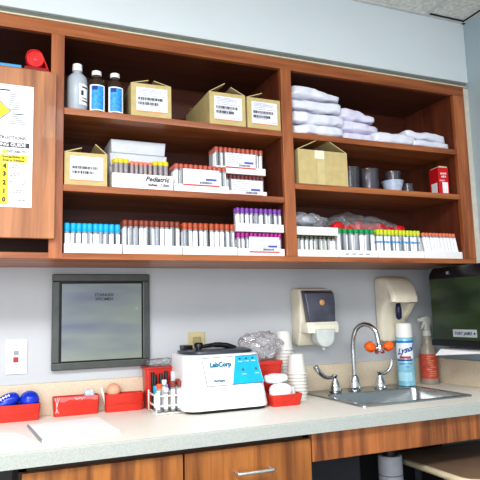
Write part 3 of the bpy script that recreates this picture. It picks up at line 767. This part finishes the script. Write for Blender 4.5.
rp.color_ramp.elements[0].color = rgb(104, 110, 132); rp.color_ramp.elements[1].color = rgb(158, 166, 152)  # blurred room reflections painted into the steel's base colour
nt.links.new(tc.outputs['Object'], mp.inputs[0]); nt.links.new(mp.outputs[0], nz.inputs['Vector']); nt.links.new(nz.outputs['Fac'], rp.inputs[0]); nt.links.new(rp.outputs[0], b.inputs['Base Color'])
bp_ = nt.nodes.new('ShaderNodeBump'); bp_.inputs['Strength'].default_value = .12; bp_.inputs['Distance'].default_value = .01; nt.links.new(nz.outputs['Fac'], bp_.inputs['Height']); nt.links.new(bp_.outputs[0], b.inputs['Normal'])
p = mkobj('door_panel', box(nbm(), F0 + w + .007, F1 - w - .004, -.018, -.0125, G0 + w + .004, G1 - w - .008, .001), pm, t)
text('STAINLESS', .0145, mat('etched_ink', rgb(60, 64, 68), .6), p, (-.034, -.0185, 1.312), bold=.0003); text('SPECIMEN', .0140, MATS['etched_ink'], p, (-.034, -.0185, 1.297), bold=.0003)
mkobj('latch', lathe(nbm(), [(.0045, -.021), (.0045, -.018)], 12, .083, 1.262, 'y'), STEEL, p)

t = thing('alarm_switch', 'white wall plate with small grey display and red switch at far left', 'switch', (0, 0, 0))
mkobj('plate', box(nbm(), -.356, -.288, -.006, -.0005, 1.052, 1.167, .002), WHITE, t)
mkobj('grey_rocker', box(nbm(), -.331, -.315, -.008, -.0062, 1.114, 1.129, .001), mat('grey_key', rgb(150, 156, 165), .4), t)
mkobj('red_rocker', box(nbm(), -.332, -.316, -.010, -.0062, 1.091, 1.108, .001), mat('dark_red_key', rgb(170, 50, 56), .4), t)
bm = nbm(); lathe(bm, [(.0028, -.0072), (.0028, -.006)], 10, -.323, 1.146, 'y'); lathe(bm, [(.0028, -.0072), (.0028, -.006)], 10, -.321, 1.073, 'y'); mkobj('screw', bm, STEEL, t)

t = thing('wall_outlet', 'tan electrical outlet plate on the wall behind the centrifuge', 'outlet', (0, 0, 0))
mkobj('plate', box(nbm(), .281, .347, -.006, -.0005, 1.053, 1.168, .002), mat('tan_plate', rgb(190, 180, 140), .4), t)
bm = nbm(); box(bm, .299, .329, -.008, -.0061, 1.120, 1.150, .004); box(bm, .299, .329, -.008, -.0061, 1.072, 1.102, .004)
mkobj('socket', bm, mat('tan_socket', rgb(160, 150, 112), .4), t)

# soap dispenser with smoky window
t = thing('soap_dispenser', 'beige soap dispenser with smoky window on the wall above paper cups', 'soap dispenser', (0, 0, 0))
bm = nbm(); prism(bm, [(-.001, 1.102), (-.001, 1.328), (-.035, 1.330), (-.072, 1.322), (-.080, 1.30), (-.078, 1.20), (-.060, 1.12), (-.045, 1.100)], .722, .866, 'yz', .008)
mkobj('housing', bm, BEIGE, t, smooth=True, auto=35)
bm = nbm(); prism(bm, [(-.0805, 1.192), (-.0815, 1.305), (-.074, 1.318), (-.095, 1.317), (-.112, 1.305), (-.118, 1.27), (-.116, 1.192)], .726, .862, 'yz', .006)
bm.verts.ensure_lookup_table()
for v in bm.verts:
    if v.co.x < .76: v.co.x += .016 * max(0, (1.305 - v.co.z) / .113)
mkobj('smoky_window', bm, mat('smoke_window', rgb(66, 66, 80), .15, var=.35, scale=14, coat=.5), t, smooth=True, auto=35)
bm = nbm(); lathe(bm, [(.0001, -.1225), (.011, -.1220), (.013, -.1180)], 16, 0, 0, 'y')
o = mkobj('badge', bm, mat('tan_badge', rgb(196, 150, 100), .4), t, smooth=True); o.location = (.800, 0, 1.268)
bm = nbm(); prism(bm, [(-.060, 1.150), (-.070, 1.191), (-.118, 1.192), (-.128, 1.180), (-.126, 1.150)], .728, .868, 'yz', .005)
mkobj('collar', bm, mat('light_beige', rgb(230, 227, 212), .35), t, smooth=True, auto=35)
bm = nbm(); prism(bm, [(.758, 1.164), (.842, 1.164), (.838, 1.118), (.824, 1.100), (.808, 1.094), (.792, 1.094), (.776, 1.100), (.762, 1.118)], -.140, -.092, 'xz', .006)
mkobj('push_bar', bm, mat('pale_grey_plastic', rgb(200, 206, 204), .35), t, smooth=True, auto=35)
mkobj('nozzle', lathe(nbm(), [(.007, 1.083), (.008, 1.086), (.008, 1.100)], 12, .80, -.118), mat('pale_grey_plastic', rgb(200, 206, 204), .35), t, smooth=True)

# hooded beige dispenser
t = thing('soap_dispenser', 'hooded beige soap dispenser on the wall behind the spray cans', 'soap dispenser', (0, 0, 0))
prof = smooth_path([(0, 1.372, 0), (-.045, 1.376, 0), (-.085, 1.360, 0), (-.118, 1.325, 0), (-.134, 1.285, 0), (-.136, 1.262, 0)], 5)
prof = [(p.x - .001, p.y) for p in prof]
prof += [(-.118, 1.262), (-.098, 1.258), (-.075, 1.240), (-.058, 1.21), (-.047, 1.18), (-.042, 1.10), (-.001, 1.090)]
bm = nbm(); prism(bm, prof, 1.130, 1.268, 'yz', .020)
mkobj('housing', bm, BEIGE, t, smooth=True, auto=30)
bm = nbm(); prism(bm, [(-.063, 1.258), (-.112, 1.258), (-.075, 1.215), (-.052, 1.19), (-.040, 1.185), (-.040, 1.25)], 1.238, 1.266, 'yz', .005)
mkobj('side_fin', bm, BEIGE, t, smooth=True, auto=30)
mkobj('nozzle', lathe(nbm(), [(.005, 1.190), (.012, 1.198), (.013, 1.23), (.009, 1.262)], 16, 1.182, -.100), DBLUE, t, smooth=True)

# towel dispenser on the right wall
t = thing('towel_dispenser', 'dark translucent paper towel dispenser mounted on the right wall', 'towel dispenser', (0, 0, 0))
GR = mat('dark_green_cover', rgb(40, 56, 32), .3, var=.5, scale=4, coat=.0, stretch=(1, 1, 3))
TX = 1.262
mkobj('back_box', box(nbm(), 1.330, XR - .001, -.512, -.198, 1.086, 1.400, .006), BLACK, t)
bm = nbm(); prism(bm, [(1.335, 1.088), (TX + .006, 1.088), (TX, 1.099), (TX, 1.350), (1.335, 1.350)], -.500, -.205, 'xz', .008)
mkobj('front_cover', bm, GR, t, smooth=True, auto=35)
bm = nbm(); prism(bm, [(1.335, 1.3505), (TX, 1.3505), (TX + .004, 1.375), (TX + .025, 1.398), (1.335, 1.402)], -.502, -.203, 'xz', .006)
mkobj('top_band', bm, BLACK, t, smooth=True, auto=35)
mkobj('bottom_band', box(nbm(), TX - .004, 1.335, -.502, -.203, 1.084, 1.108, .003), BLACK, t)
mkobj('side_frame', box(nbm(), TX - .002, 1.33, -.514, -.5025, 1.094, 1.398, .003), mat('smoky_side', rgb(110, 118, 116), .3), t)
mkobj('lock', lathe(nbm(), [(.0001, TX - .001), (.0065, TX - .001), (.0065, TX + .006)], 16, -.315, 1.372, 'x'), CHROME, t)
s = mkobj('sign', box(nbm(), TX - .0016, TX - .0003, -.448, -.325, 1.121, 1.150, .0004), mat('silver_sign', rgb(176, 182, 190), .35), t)
text('FORT JAMES', .0165, mat('navy_sign_ink', rgb(30, 36, 60), .5), s, (TX - .0018, -.381, 1.1345), (PI/2, 0, -PI/2), bold=.0004)
bm = nbm(); lathe(bm, [(.0045, TX - .0022), (.0045, TX - .0016)], 12, -.437, 1.135, 'x'); mkobj('emblem', bm, MATS['navy_sign_ink'], s)
# paper towel hanging from the slot
bm = nbm()
pa = [(1.330, -.27, 1.093), (1.330, -.49, 1.093), (1.288, -.50, 1.070), (1.262, -.46, 1.062), (1.236, -.262, 1.052), (1.30, -.25, 1.075)]
P_ = [bm.verts.new(p) for p in [(1.335, -.255, 1.083), (1.335, -.495, 1.083), (1.275, -.497, 1.072), (1.268, -.240, 1.070), (1.252, -.225, 1.045), (1.262, -.49, 1.066)]]
bm.faces.new((P_[0], P_[1], P_[2], P_[3])); bm.faces.new((P_[3], P_[2], P_[5], P_[4]))
tag(mkobj('paper_towel', bm, PAPER, solid=.0012), 'white paper towel sheet poking out under the towel dispenser', 'paper towel')

# ================================================================== spray products
t = thing('aerosol_can', 'light blue aerosol disinfectant can with white cap on the sink corner', 'spray can', (1.214, -.086, DZ + .0005))
r = .0365
mkobj('can', lathe(nbm(), [(r - .001, 0), (r, .003), (r, .190), (r - .002, .194), (r - .006, .198)], 32), mat('can_blue', rgb(150, 208, 230), .25, var=.18, scale=22, metal=.1), t, smooth=True, auto=40)
mkobj('cap', lathe(nbm(), [(r - .003, .197), (r - .001, .199), (r - .003, .253), (r - .008, .258), (.0001, .259)], 32), WHITE, t, smooth=True, auto=40)
NV = mat('can_navy', rgb(24, 60, 150), .3)
w_ = curved_label(t, r + .0004, .112, .178, -200, -72, mat('can_white', rgb(232, 240, 246), .3), 'white_panel')
curved_label(w_, r + .0008, .176, .185, -215, -45, mat('can_azure', rgb(30, 130, 205), .3), 'azure_band')
curved_label(w_, r + .0008, .112, .121, -168, -92, mat('can_red', rgb(200, 40, 60), .3), 'red_swoosh')
curved_label(w_, r + .0008, .102, .108, -190, -85, NV, 'navy_swoosh')
def wrap_text(s, size, m, parent, rad, z, deg, bold=0, shear=0, tilt=0):
    me = text_mesh(s, size, 0, bold, shear)
    for v in me.vertices:
        x, y = v.co.x, v.co.y
        a = math.radians(deg) + x / rad
        v.co = (rad * math.cos(a), rad * math.sin(a), z + y + x * tilt)
    return mkobj('lettering', me, m, parent)
wrap_text('Lysol', .033, NV, w_, r + .0012, .146, -128, .0013, .35, .28)
wrap_text('DISINFECTANT', .0085, NV, w_, r + .0012, .090, -128, .0001)
wrap_text('SPRAY', .008, NV, w_, r + .0012, .078, -116, .0001)
curved_label(t, r + .0004, .020, .055, -190, -90, mat('can_pale', rgb(170, 220, 238), .3), 'pale_wave')

t = thing('spray_bottle', 'clear trigger spray bottle with red label in the counter corner', 'spray bottle', (1.352, -.066, CT + .0005))
r = .037
mkobj('bottle', lathe(nbm(), [(.034, 0), (r, .004), (r, .125), (.034, .145), (.024, .165), (.018, .190), (.0165, .215)], 28), mat('cloudy_bottle', rgb(186, 176, 164), .25, trans=.3, var=.08), t, smooth=True, auto=50)
l_ = curved_label(t, r + .0006, .024, .128, -215, -45, mat('faded_red_label', rgb(186, 78, 62), .5, var=.12, scale=60), 'red_label')
rr = random.Random(5)
for z in [.035 + .009 * k for k in range(10)]:
    a = -125 + rr.uniform(-20, 4); curved_label(l_, r + .0010, z, z + .004, a, a + rr.uniform(22, 48), mat('label_orange', rgb(218, 140, 96), .5), 'printing')
WG = mat('white_grey_plastic', rgb(206, 210, 204), .35)
mkobj('collar', lathe(nbm(), [(.0185, .205), (.019, .207), (.018, .228), (.012, .232)], 20), WG, t, smooth=True, auto=40)
bm = nbm(); prism(bm, [(.014, .230), (.012, .252), (.018, .262), (.016, .284), (-.002, .290), (-.026, .286), (-.034, .280), (-.034, .268), (-.018, .266), (-.010, .250), (-.010, .230)], -.010, .010, 'xz', .003)
mkobj('trigger_head', bm, WG, t, smooth=True, auto=35)
bm = nbm(); prism(bm, [(-.016, .266), (-.022, .250), (-.030, .236), (-.026, .234), (-.016, .248), (-.010, .264)], -.005, .005, 'xz', .001); mkobj('trigger', bm, WG, t)
mkobj('nozzle', lathe(nbm(), [(.0075, -.042), (.0085, -.040), (.0085, -.033)], 14, 0, .274, 'x'), WG, t)

# ================================================================== centrifuge
t = thing('centrifuge', 'white benchtop centrifuge with blue and white label panel on the counter', 'centrifuge', (0, 0, 0))
def rrect(x0, x1, y0, y1, r, n=6):
    P = []
    for cx, cy, a0 in ((x1 - r, y1 - r, 0), (x0 + r, y1 - r, PI / 2), (x0 + r, y0 + r, PI), (x1 - r, y0 + r, 1.5 * PI)):
        for k in range(n + 1):
            a = a0 + PI / 2 * k / n; P.append((cx + r * math.cos(a), cy + r * math.sin(a)))
    return P
def loft(bm, secs):
    R = [[bm.verts.new((x, y, z)) for x, y in P] for P, z in secs]
    for a, b in zip(R, R[1:]):
        for i in range(len(a)):
            j = (i + 1) % len(a); bm.faces.new((a[i], a[j], b[j], b[i]))
    bm.faces.new(list(reversed(R[0]))); bm.faces.new(R[-1]); return bm
zb = CT + .010; zt = 1.098
mkobj('housing', loft(nbm(), [(rrect(.184, .488, -.280, -.030, .045), zb), (rrect(.183, .489, -.281, -.029, .045), zb + .006), (rrect(.196, .470, -.252, -.035, .045), zt - .008), (rrect(.198, .468, -.249, -.037, .045), zt - .002), (rrect(.203, .463, -.244, -.042, .042), zt)]), mat('centrifuge_white', rgb(238, 242, 246), .28, var=.01), t, smooth=True, auto=30)
mkobj('base', loft(nbm(), [(rrect(.201, .482, -.274, -.036, .042), CT + .0005), (rrect(.201, .482, -.274, -.036, .042), zb)]), BLACK, t)
lid = mkobj('lid', loft(nbm(), [(rrect(.216, .456, -.235, -.050, .06), zt), (rrect(.210, .460, -.240, -.045, .06), zt + .003), (rrect(.212, .458, -.238, -.047, .06), zt + .010), (rrect(.225, .445, -.225, -.06, .06), zt + .014)]), mat('lid_slate', rgb(52, 56, 70), .3, var=.1), t, smooth=True, auto=30)
mkobj('hinge_block', box(nbm(), .225, .262, -.120, -.075, zt + .012, zt + .028, .003), BLACK, lid)
bm = nbm(); tube(bm, smooth_path([(.262, -.17, zt + .020), (.29, -.17, zt + .025), (.33, -.165, zt + .028), (.37, -.165, zt + .024), (.405, -.165, zt + .012)], 6), [.006] * 6 + [.007] * 6 + [.009] * 6 + [.010] * 7, 12)
mkobj('handle', bm, BLACK, lid, smooth=True)
mkobj('knob', lathe(nbm(), [(.010, zt + .012), (.010, zt + .020), (.016, zt + .022), (.016, zt + .034), (.012, zt + .038), (.0001, zt + .039)], 20, .266, -.17), BLACK, lid, smooth=True, auto=50)
# label panel lying on the sloping front face
def fy(z): return -.281 + (z - (zb + .006)) * (.029) / (zt - .008 - zb - .006) - .0012
def quad(name, pts, m, par, off=0, th=.001):
    bm = nbm(); A = [bm.verts.new((x, fy(z) - off, z)) for x, z in pts]; B = [bm.verts.new((x, fy(z) - off + th * .8, z)) for x, z in pts]
    bm.faces.new(A); bm.faces.new(list(reversed(B)))
    for i in range(len(A)): j = (i + 1) % len(A); bm.faces.new((A[j], A[i], B[i], B[j]))
    return mkobj(name, bm, m, par)
L0, L1, L2, L3 = (.262, .997), (.467, .999), (.448, 1.090), (.250, 1.086)
lab = quad('label_panel', [(L0[0]-.002, L0[1]-.002), (L1[0]+.002, L1[1]-.002), (L2[0]+.002, L2[1]+.002), (L3[0]-.002, L3[1]+.002)], mat('label_border', rgb(70, 80, 104), .4), t)
quad('white_panel', [L0, L1, L2, L3], PAPER, lab, .0004)
def lerp(u, v):
    a = Vector(L0).lerp(Vector(L1), u); b_ = Vector(L3).lerp(Vector(L2), u); q = a.lerp(b_, v); return (q.x, q.y)
quad('blue_panel', [lerp(.44, .0), lerp(.995, .0), lerp(.995, 1), lerp(.60, 1)], mat('cyan_panel', rgb(20, 176, 214), .35), lab, .0008)
tilt = math.atan2(.004, .2)
def ltext(s, size, m, u, v, bold=0):
    x, z = lerp(u, v)
    rx = PI / 2 - math.atan(.029 / .18)
    text(s, size, m, lab, (x, fy(z) - .0016, z), (rx, -.005, 0), bold=bold)
ltext('LabCorp', .0215, mat('teal_ink', rgb(8, 112, 150), .4), .300, .74, .0013)
ltext('Horizon', .0125, mat('steel_blue_ink', rgb(30, 104, 150), .4), .22, .17, .0006)
ltext('mini', .010, GINK, .38, .17, .0)
for u in (.07,):
    for k in range(4):
        a_ = lerp(u + .015 * (k % 2) , .83 - .07 * k); quad('logo_mark', [(a_[0] - .004, a_[1] - .002), (a_[0] + .003, a_[1] + .001), (a_[0] + .004, a_[1] + .003), (a_[0] - .003, a_[1])], MATS['steel_blue_ink'], lab, .0012)
for u, s in ((.67, 'START'), (.79, 'STOP'), (.91, 'TIMER')):
    x, z = lerp(u, .90); bm = nbm(); lathe(bm, [(.0001, -.001), (.0028, -.001), (.0028, .001)], 12, 0, 0, 'y'); o = mkobj('indicator', bm, DBLUE, lab); o.location = (x, fy(z) - .001, z)
    ltext(s, .0062, PAPER, u, .80)
for u, s in ((.68, 'OPEN'), (.92, 'RUN')):
    x, z = lerp(u, .50); bm = nbm(); lathe(bm, [(.0001, -.002), (.0045, -.002), (.0045, .001)], 14, 0, 0, 'y'); o = mkobj('button', bm, mat('button_grey', rgb(80, 110, 130), .4), lab); o.location = (x, fy(z) - .001, z)
    ltext(s, .0062, PAPER, u, .34)

# ================================================================== tube rack (wire)
RX, RY = .160, -.140
rk = thing('tube_rack', 'white wire test tube rack beside the centrifuge', 'rack', (.103, -.215, CT), (0, 0, 0))
WR = mat('white_wire', rgb(238, 236, 228), .4)
w, dp = .094, .105
bm = nbm()
for z in (.0035, .028, .060):
    tube(bm, [(0, 0, z), (w, 0, z)], .0022, 8); tube(bm, [(0, dp, z), (w, dp, z)], .0022, 8)
    tube(bm, [(0, 0, z), (0, dp, z)], .0022, 8); tube(bm, [(w, 0, z), (w, dp, z)], .0022, 8)
    if z > .003:
        for k in range(1, 4): tube(bm, [(w * k / 4, 0, z), (w * k / 4, dp, z)], .0013, 6)
        for k in range(1, 5): tube(bm, [(0, dp * k / 5, z), (w, dp * k / 5, z)], .0013, 6)
for k in range(1, 5): tube(bm, [(0, dp * k / 5, .003), (w, dp * k / 5, .003)], .0013, 6)
for x in (0, w):
    for y in (0, dp): tube(bm, [(x, y, 0), (x, y, .072)], .003, 8)
mkobj('wire_frame', bm, WR, rk, smooth=True)
def cell(i, j): return (.103 + w * (i + .5) / 4, -.215 + dp * (j + .5) / 5)
RT = [(0, 0, cap('rack_orange', 226, 96, 40), .094, 'orange capped tube at the front left of the wire rack', None, .016),
      (1, 0, mat('white_cap', rgb(230, 230, 235), .4), .080, 'white capped tube in the front row of the wire rack', mat('yellow_gel', rgb(214, 206, 130), .4), .014),
      (2, 0, BROWNCAP, .100, 'brown capped tube in the front row of the wire rack', mat('yellow_gel', rgb(214, 206, 130), .4), .020),
      (3, 0, BROWNCAP, .100, 'brown capped tube at the front right of the wire rack', mat('yellow_gel', rgb(214, 206, 130), .4), .020),
      (2, 1, cap('navy_cap', 30, 60, 150), .088, 'navy capped tube in the second row of the wire rack', None, .014),
      (1, 1, cap('rack_white', 225, 228, 235), .104, 'tall white capped tube in the second row of the wire rack', None, .016),
      (3, 1, cap('rack_red', 150, 40, 40), .104, 'dark red capped tube in the second row of the wire rack', None, .018),
      (0, 2, cap('rack_cyan', 30, 170, 210), .084, 'cyan capped tube at the left side of the wire rack', None, .022)]
for i, j, m, L, label, fl, cl in RT:
    o = tube_proto('sample_tube', m, .0078, L, cl, fl); x, y = cell(i, j); o.location = (x, y, CT + .0055); o['label'] = label; o.rotation_euler = (0, 0, random.uniform(-1, 1))
def pen(label, i, j, col, L=.125, tilt=(0, 0)):
    x, y = cell(i, j); t = thing('marker_pen', label, 'pen', (x, y, CT + .0055), (tilt[0], tilt[1], 0))
    mkobj('barrel', lathe(nbm(), [(.002, 0), (.006, .006), (.006, L - .045)], 12), mat(col[0] + '_barrel', rgb(*col[1]), .35), t, smooth=True, auto=40)
    mkobj('pen_cap', lathe(nbm(), [(.0068, L - .046), (.0068, L - .004), (.005, L)], 12), mat(col[0] + '_pencap', rgb(*col[2]), .35), t, smooth=True, auto=40)
pen('black marker pen standing at the back left of the wire rack', 0, 4, ('black', (28, 28, 34), (20, 20, 24)))
pen('black marker pen leaning beside the cyan capped tube', 0, 3, ('black2', (40, 40, 70), (16, 16, 20)), .118, (0, .03))
pen('white pen with dark cap standing in the wire rack', 1, 3, ('white', (225, 225, 228), (30, 30, 40)), .122)
pen('white pen with red cap at the back of the wire rack', 2, 4, ('white', (225, 225, 228), (190, 50, 50)), .128)
pen('white pen with pale cap at the back right of the wire rack', 3, 4, ('white2', (235, 235, 235), (215, 215, 225)), .124)

# ================================================================== sharps container left
t = thing('sharps_container', 'red sharps container with clear lid behind the wire tube rack', 'container', (.158, -.052, CT))
def taper_bin(x0, x1, y0, y1, h, g, t_=.003):
    bm = nbm(); R = []
    for e, z in ((0, 0), (g, h), (g - t_, h), (-t_, t_)):
        R.append([bm.verts.new((x, y, z)) for x, y in rrect(x0 - e, x1 + e, y0 - e, y1 + e, .008, 3)])
    bm.faces.new(list(reversed(R[0])))
    for a, b in zip(R, R[1:]):
        for i in range(len(a)): j = (i + 1) % len(a); bm.faces.new((a[i], a[j], b[j], b[i]))
    bm.faces.new(R[3]); return bm
mkobj('tub', taper_bin(-.052, .045, -.030, .030, .138, .006), RED, t, smooth=True, auto=35)
mkobj('rim', prism(nbm(), rrect(-.063, .056, -.040, .037, .008, 3), .138, .144, 'xy', .001), mat('dull_red', rgb(190, 50, 50), .4), t, smooth=True, auto=35)
bm = nbm(); rbox(bm, 0, 0, .158, .10, .06, .026, 4, .004, 40, 3, 6); mkobj('clear_lid', bm, CLEARM, t, smooth=False)

# ================================================================== red bins with balls (left)
def redbin(label, x0, x1, y0, y1, h, wrap=False):
    t = thing('red_bin', label, 'bin', ((x0 + x1) / 2, (y0 + y1) / 2, CT)); w, d = (x1 - x0) / 2, (y1 - y0) / 2
    mkobj('tub', taper_bin(-w, w, -d, d, h, .004), RED, t, smooth=True, auto=35)
    if wrap:
        bm = nbm(); rr = random.Random(2)
        pts = [(-w - .002 + k * (2 * w) / 12, -d - .0055, h - .012 + rr.uniform(-.004, .004)) for k in range(13)]
        for a, b in zip(pts, pts[1:]):
            bm.faces.new([bm.verts.new(p) for p in (a, b, (b[0], b[1] - .001, h + rr.uniform(-.001, .002)), (a[0], a[1] - .001, h + rr.uniform(-.001, .002)))])
        mkobj('tape', bm, mat('clear_tape', rgb(226, 150, 150), .2, alpha=.55), t)
        bm = nbm()
        for k in range(3): tube(bm, smooth_path([(-w + .003 + .006 * k, -d - .006, .012), (-w + .008, -d - .007, .03), (-w + .002 + .007 * k, -d - .008, h)], 4), .0009, 5)
        for k in range(4): tube(bm, [(w * (-.1 + .12 * k), -d - .008, h - .002 - .004 * (k % 2)), (w * (.02 + .12 * k), -d - .008, h - .010 + .006 * (k % 2))], .0011, 5)
        mkobj('tape_glint', bm, mat('tape_glint', rgb(240, 214, 214), .2), t)
    else:
        bm = nbm(); box(bm, -w * .95, w * .97, -d - .0042, -d - .0030, h * .42, h * .46); 
        mkobj('rib', bm, RED, t)
    return t
redbin('red plastic bin at far left holding two blue balls', -.455, -.252, -.090, -.024, .053)
redbin('red plastic bin wrapped with clear tape below the steel panel', -.204, -.060, -.066, -.024, .062, True)
redbin('red plastic bin holding a peach ball beside the sharps container', -.034, .092, -.070, -.024, .060)
t = thing('stress_ball', 'round shiny blue stress ball in the far left red bin', 'ball', (-.281, -.058, CT + .060))
mkobj('ball', lathe(nbm(), [(.0001 + .0315 * math.sin(PI * k / 18), -.0315 * math.cos(PI * k / 18)) for k in range(19)], 32), BLUE, t, smooth=True)
t = thing('football', 'small blue toy football with white laces in the far left bin', 'football', (-.352, -.058, CT + .058), (.0, -.50, 0))
mkobj('ball', lathe(nbm(), [(.0001 + .026 * math.sin(PI * k / 18) ** .85, -.044 * math.cos(PI * k / 18)) for k in range(19)], 28, 0, 0, 'x'), BLUE, t, smooth=True)
bm = nbm()
for k in range(6):
    x = -.026 + .009 * k; rad = .026 * math.sqrt(max(0, 1 - (x / .044) ** 2)) + .001
    tube(bm, [(x, -math.sin(a) * rad, math.cos(a) * rad) for a in (.55, .75, .95)], .0016, 6)
P_ = [(x, -math.sin(.75) * (.026 * math.sqrt(1 - (x / .044) ** 2) + .0012), math.cos(.75) * (.026 * math.sqrt(1 - (x / .044) ** 2) + .0012)) for x in (-.028, -.018, -.008, .002, .012, .02)]
tube(bm, P_, .0014, 6); mkobj('laces', bm, PAPER, t, smooth=True)
tag(mkobj('peach_ball', lathe(nbm(), [(.0001 + .0245 * math.sin(PI * k / 16), -.0245 * math.cos(PI * k / 16)) for k in range(17)], 28), mat('peach_rubber', rgb(232, 168, 140), .5), smooth=True), 'peach coloured ball lying in the red bin right of steel panel centre', 'ball').location = (-.006, -.046, CT + .070)
bm = nbm(); tube(bm, [(-.028, -.040, CT + .008), (-.048, -.046, CT + .084)], .004, 8); tag(mkobj('plastic_stick', bm, WHITE, smooth=True), 'white plastic stick leaning out between the two right red bins', 'stick')
bm = nbm(); rbox(bm, -.085, -.040, CT + .052, .036, .026, .055, 2.6, .006, 40, 9, 6); tag(mkobj('plastic_wrapper', bm, mat('blue_wrapper', rgb(190, 200, 225), .3), smooth=False), 'small crumpled pale wrapper in the taped red bin', 'wrapper')

# papers
t = thing('paper_pad', 'thick white paper pad lying on the counter in front of bins', 'paper pad', (0, 0, 0))
mkobj('sheets', prism(nbm(), [(-.291, -.205), (-.079, -.176), (-.059, -.438), (-.268, -.463)], CT + .0005, CT + .007, 'xy'), PAPER, t)
mkobj('binding', prism(nbm(), [(-.293, -.205), (-.289, -.205), (-.266, -.463), (-.270, -.463)], CT + .0004, CT + .0078, 'xy'), GINK, t)
tag(mkobj('paper_sheet', prism(nbm(), [(-.60, -.30), (-.37, -.282), (-.335, -.292), (-.305, -.36), (-.289, -.451), (-.31, -.462), (-.37, -.496), (-.60, -.50)], CT + .0005, CT + .0045, 'xy', .001), PAPER), 'white folded paper sheet at the far left of the counter', 'paper')

# ================================================================== right of centrifuge: red trays, gauze, cups
t = thing('red_bin', 'small red tray of white gauze in front of the cup stacks', 'bin', (.556, -.228, CT))
mkobj('tub', taper_bin(-.054, .050, -.042, .030, .040, .008), RED, t, smooth=True, auto=35)
GZ = mat('gauze', rgb(238, 238, 240), .85, var=.03, scale=60)
gz = [('rounded white gauze wad at the front of the small red tray', .545, -.240, .956, .085, .062, .058, 1), ('white gauze roll lying on top in the small red tray', .538, -.215, 1.000, .090, .050, .034, 2), ('small white gauze wad at the right of the red tray', .585, -.225, .945, .04, .055, .05, 3)]
for label, x, y, z, sx, sy, sz, sd in gz:
    bm = nbm(); rbox(bm, x, y, z, sx, sy, sz, 2.6, .004, 35, sd, 10); tag(mkobj('gauze_wad', bm, GZ, smooth=True), label, 'gauze')
t = thing('sharps_container', 'red sharps container behind the gauze tray beside the centrifuge', 'container', (.555, -.105, CT))
mkobj('tub', taper_bin(-.038, .038, -.026, .026, .130, .010), RED, t, smooth=True, auto=35)
mkobj('rim', prism(nbm(), rrect(-.051, .051, -.039, .039, .006, 3), .130, .146, 'xy', .002), RED, t, smooth=True, auto=35)
t = thing('clear_bag', 'clear crinkled plastic bag on the red sharps container', 'bag', (.548, -.105, CT + .1465))
bm = nbm(); rbox(bm, -.012, 0, .052, .16, .068, .105, 2.2, .022, 30, 12, 14, .0); mkobj('plastic_film', bm, BAGM, t)
CUP = mat('paper_cup_white', rgb(222, 222, 218), .5, var=.01)
me = bpy.data.meshes.new('paper_cup'); bm = nbm()
lathe(bm, [(.0001, .070), (.0255, .070), (.0265, .072), (.0270, .071), (.0350, .0045), (.0388, .0040), (.0392, .0010), (.0380, .0), (.0340, .0), (.0260, .066), (.0001, .066)], 32); bmesh.ops.recalc_face_normals(bm, faces=bm.faces); bm.to_mesh(me); bm.free(); me.materials.append(CUP)
for f in me.polygons: f.use_smooth = True
me.set_sharp_from_angle(angle=math.radians(40))
def cups(x, y, n, dz, label, group, top):
    for k in range(n):
        o = bpy.data.objects.new('paper_cup', me); COL.objects.link(o); o.location = (x + random.uniform(-.0006, .0006), y, CT + .0005 + dz * k)
        tag(o, top if k == n - 1 else label, 'cup', None if k == n - 1 else group)
cups(.650, -.165, 9, .0118, 'upside-down white paper cup nested in the front shorter stack', 'cups of the front stack', 'topmost upside-down white paper cup of the front shorter stack')
cups(.648, -.070, 16, .0118, 'upside-down white paper cup nested in the taller rear stack', 'cups of the rear stack', 'topmost upside-down white paper cup of the taller rear stack')

# ================================================================== lights
def area(name, loc, rot, sx, sy, power, col=(1, 1, 1)):
    L = bpy.data.lights.new(name, 'AREA'); L.shape = 'RECTANGLE'; L.size = sx; L.size_y = sy; L.energy = power; L.color = col
    o = bpy.data.objects.new(name, L); COL.objects.link(o); o.location = loc; o.rotation_euler = rot; return o
area('ceiling_lamp', (-1.0, -2.0, 2.43), (0, 0, 0), 1.2, .6, 62, (1, .98, .95))
area('ceiling_lamp', (.45, -2.2, 2.43), (0, 0, 0), 1.2, .6, 26, (1, .98, .95))
area('fill_light', (-1.3, -3.5, 1.5), (math.radians(97), 0, math.radians(-18)), 2.0, 1.4, 56, (.98, .99, 1))  # added soft fill behind the camera, stands for no actual window
w = bpy.data.worlds.new('World'); SC.world = w; w.use_nodes = True
w.node_tree.nodes['Background'].inputs[0].default_value = (.9, .95, 1, 1); w.node_tree.nodes['Background'].inputs[1].default_value = 1.0

# ================================================================== camera
y_, p_, r_ = (math.radians(v) for v in (22.7572, 7.2935, -1.5347))
fw = Vector((math.sin(y_) * math.cos(p_), math.cos(y_) * math.cos(p_), math.sin(p_)))
rt = Vector((math.cos(y_), -math.sin(y_), 0)); upv = rt.cross(fw)
rt2 = rt * math.cos(r_) + upv * math.sin(r_); up2 = -rt * math.sin(r_) + upv * math.cos(r_)
cd = bpy.data.cameras.new('camera'); cam = bpy.data.objects.new('camera', cd); COL.objects.link(cam)
M = Matrix((rt2, up2, -fw)).transposed().to_4x4(); M.translation = Vector((-.3817, -2.1139, 1.2321))
cam.matrix_world = M
cd.sensor_width = 36; cd.sensor_fit = 'HORIZONTAL'; cd.lens = 576.7378 / 480 * 36; cd.clip_start = .05
SC.camera = cam
SC.view_settings.view_transform = 'Standard'
SC.view_settings.look = 'None'
SC.view_settings.exposure = 0.02
SC.view_settings.gamma = 0.9
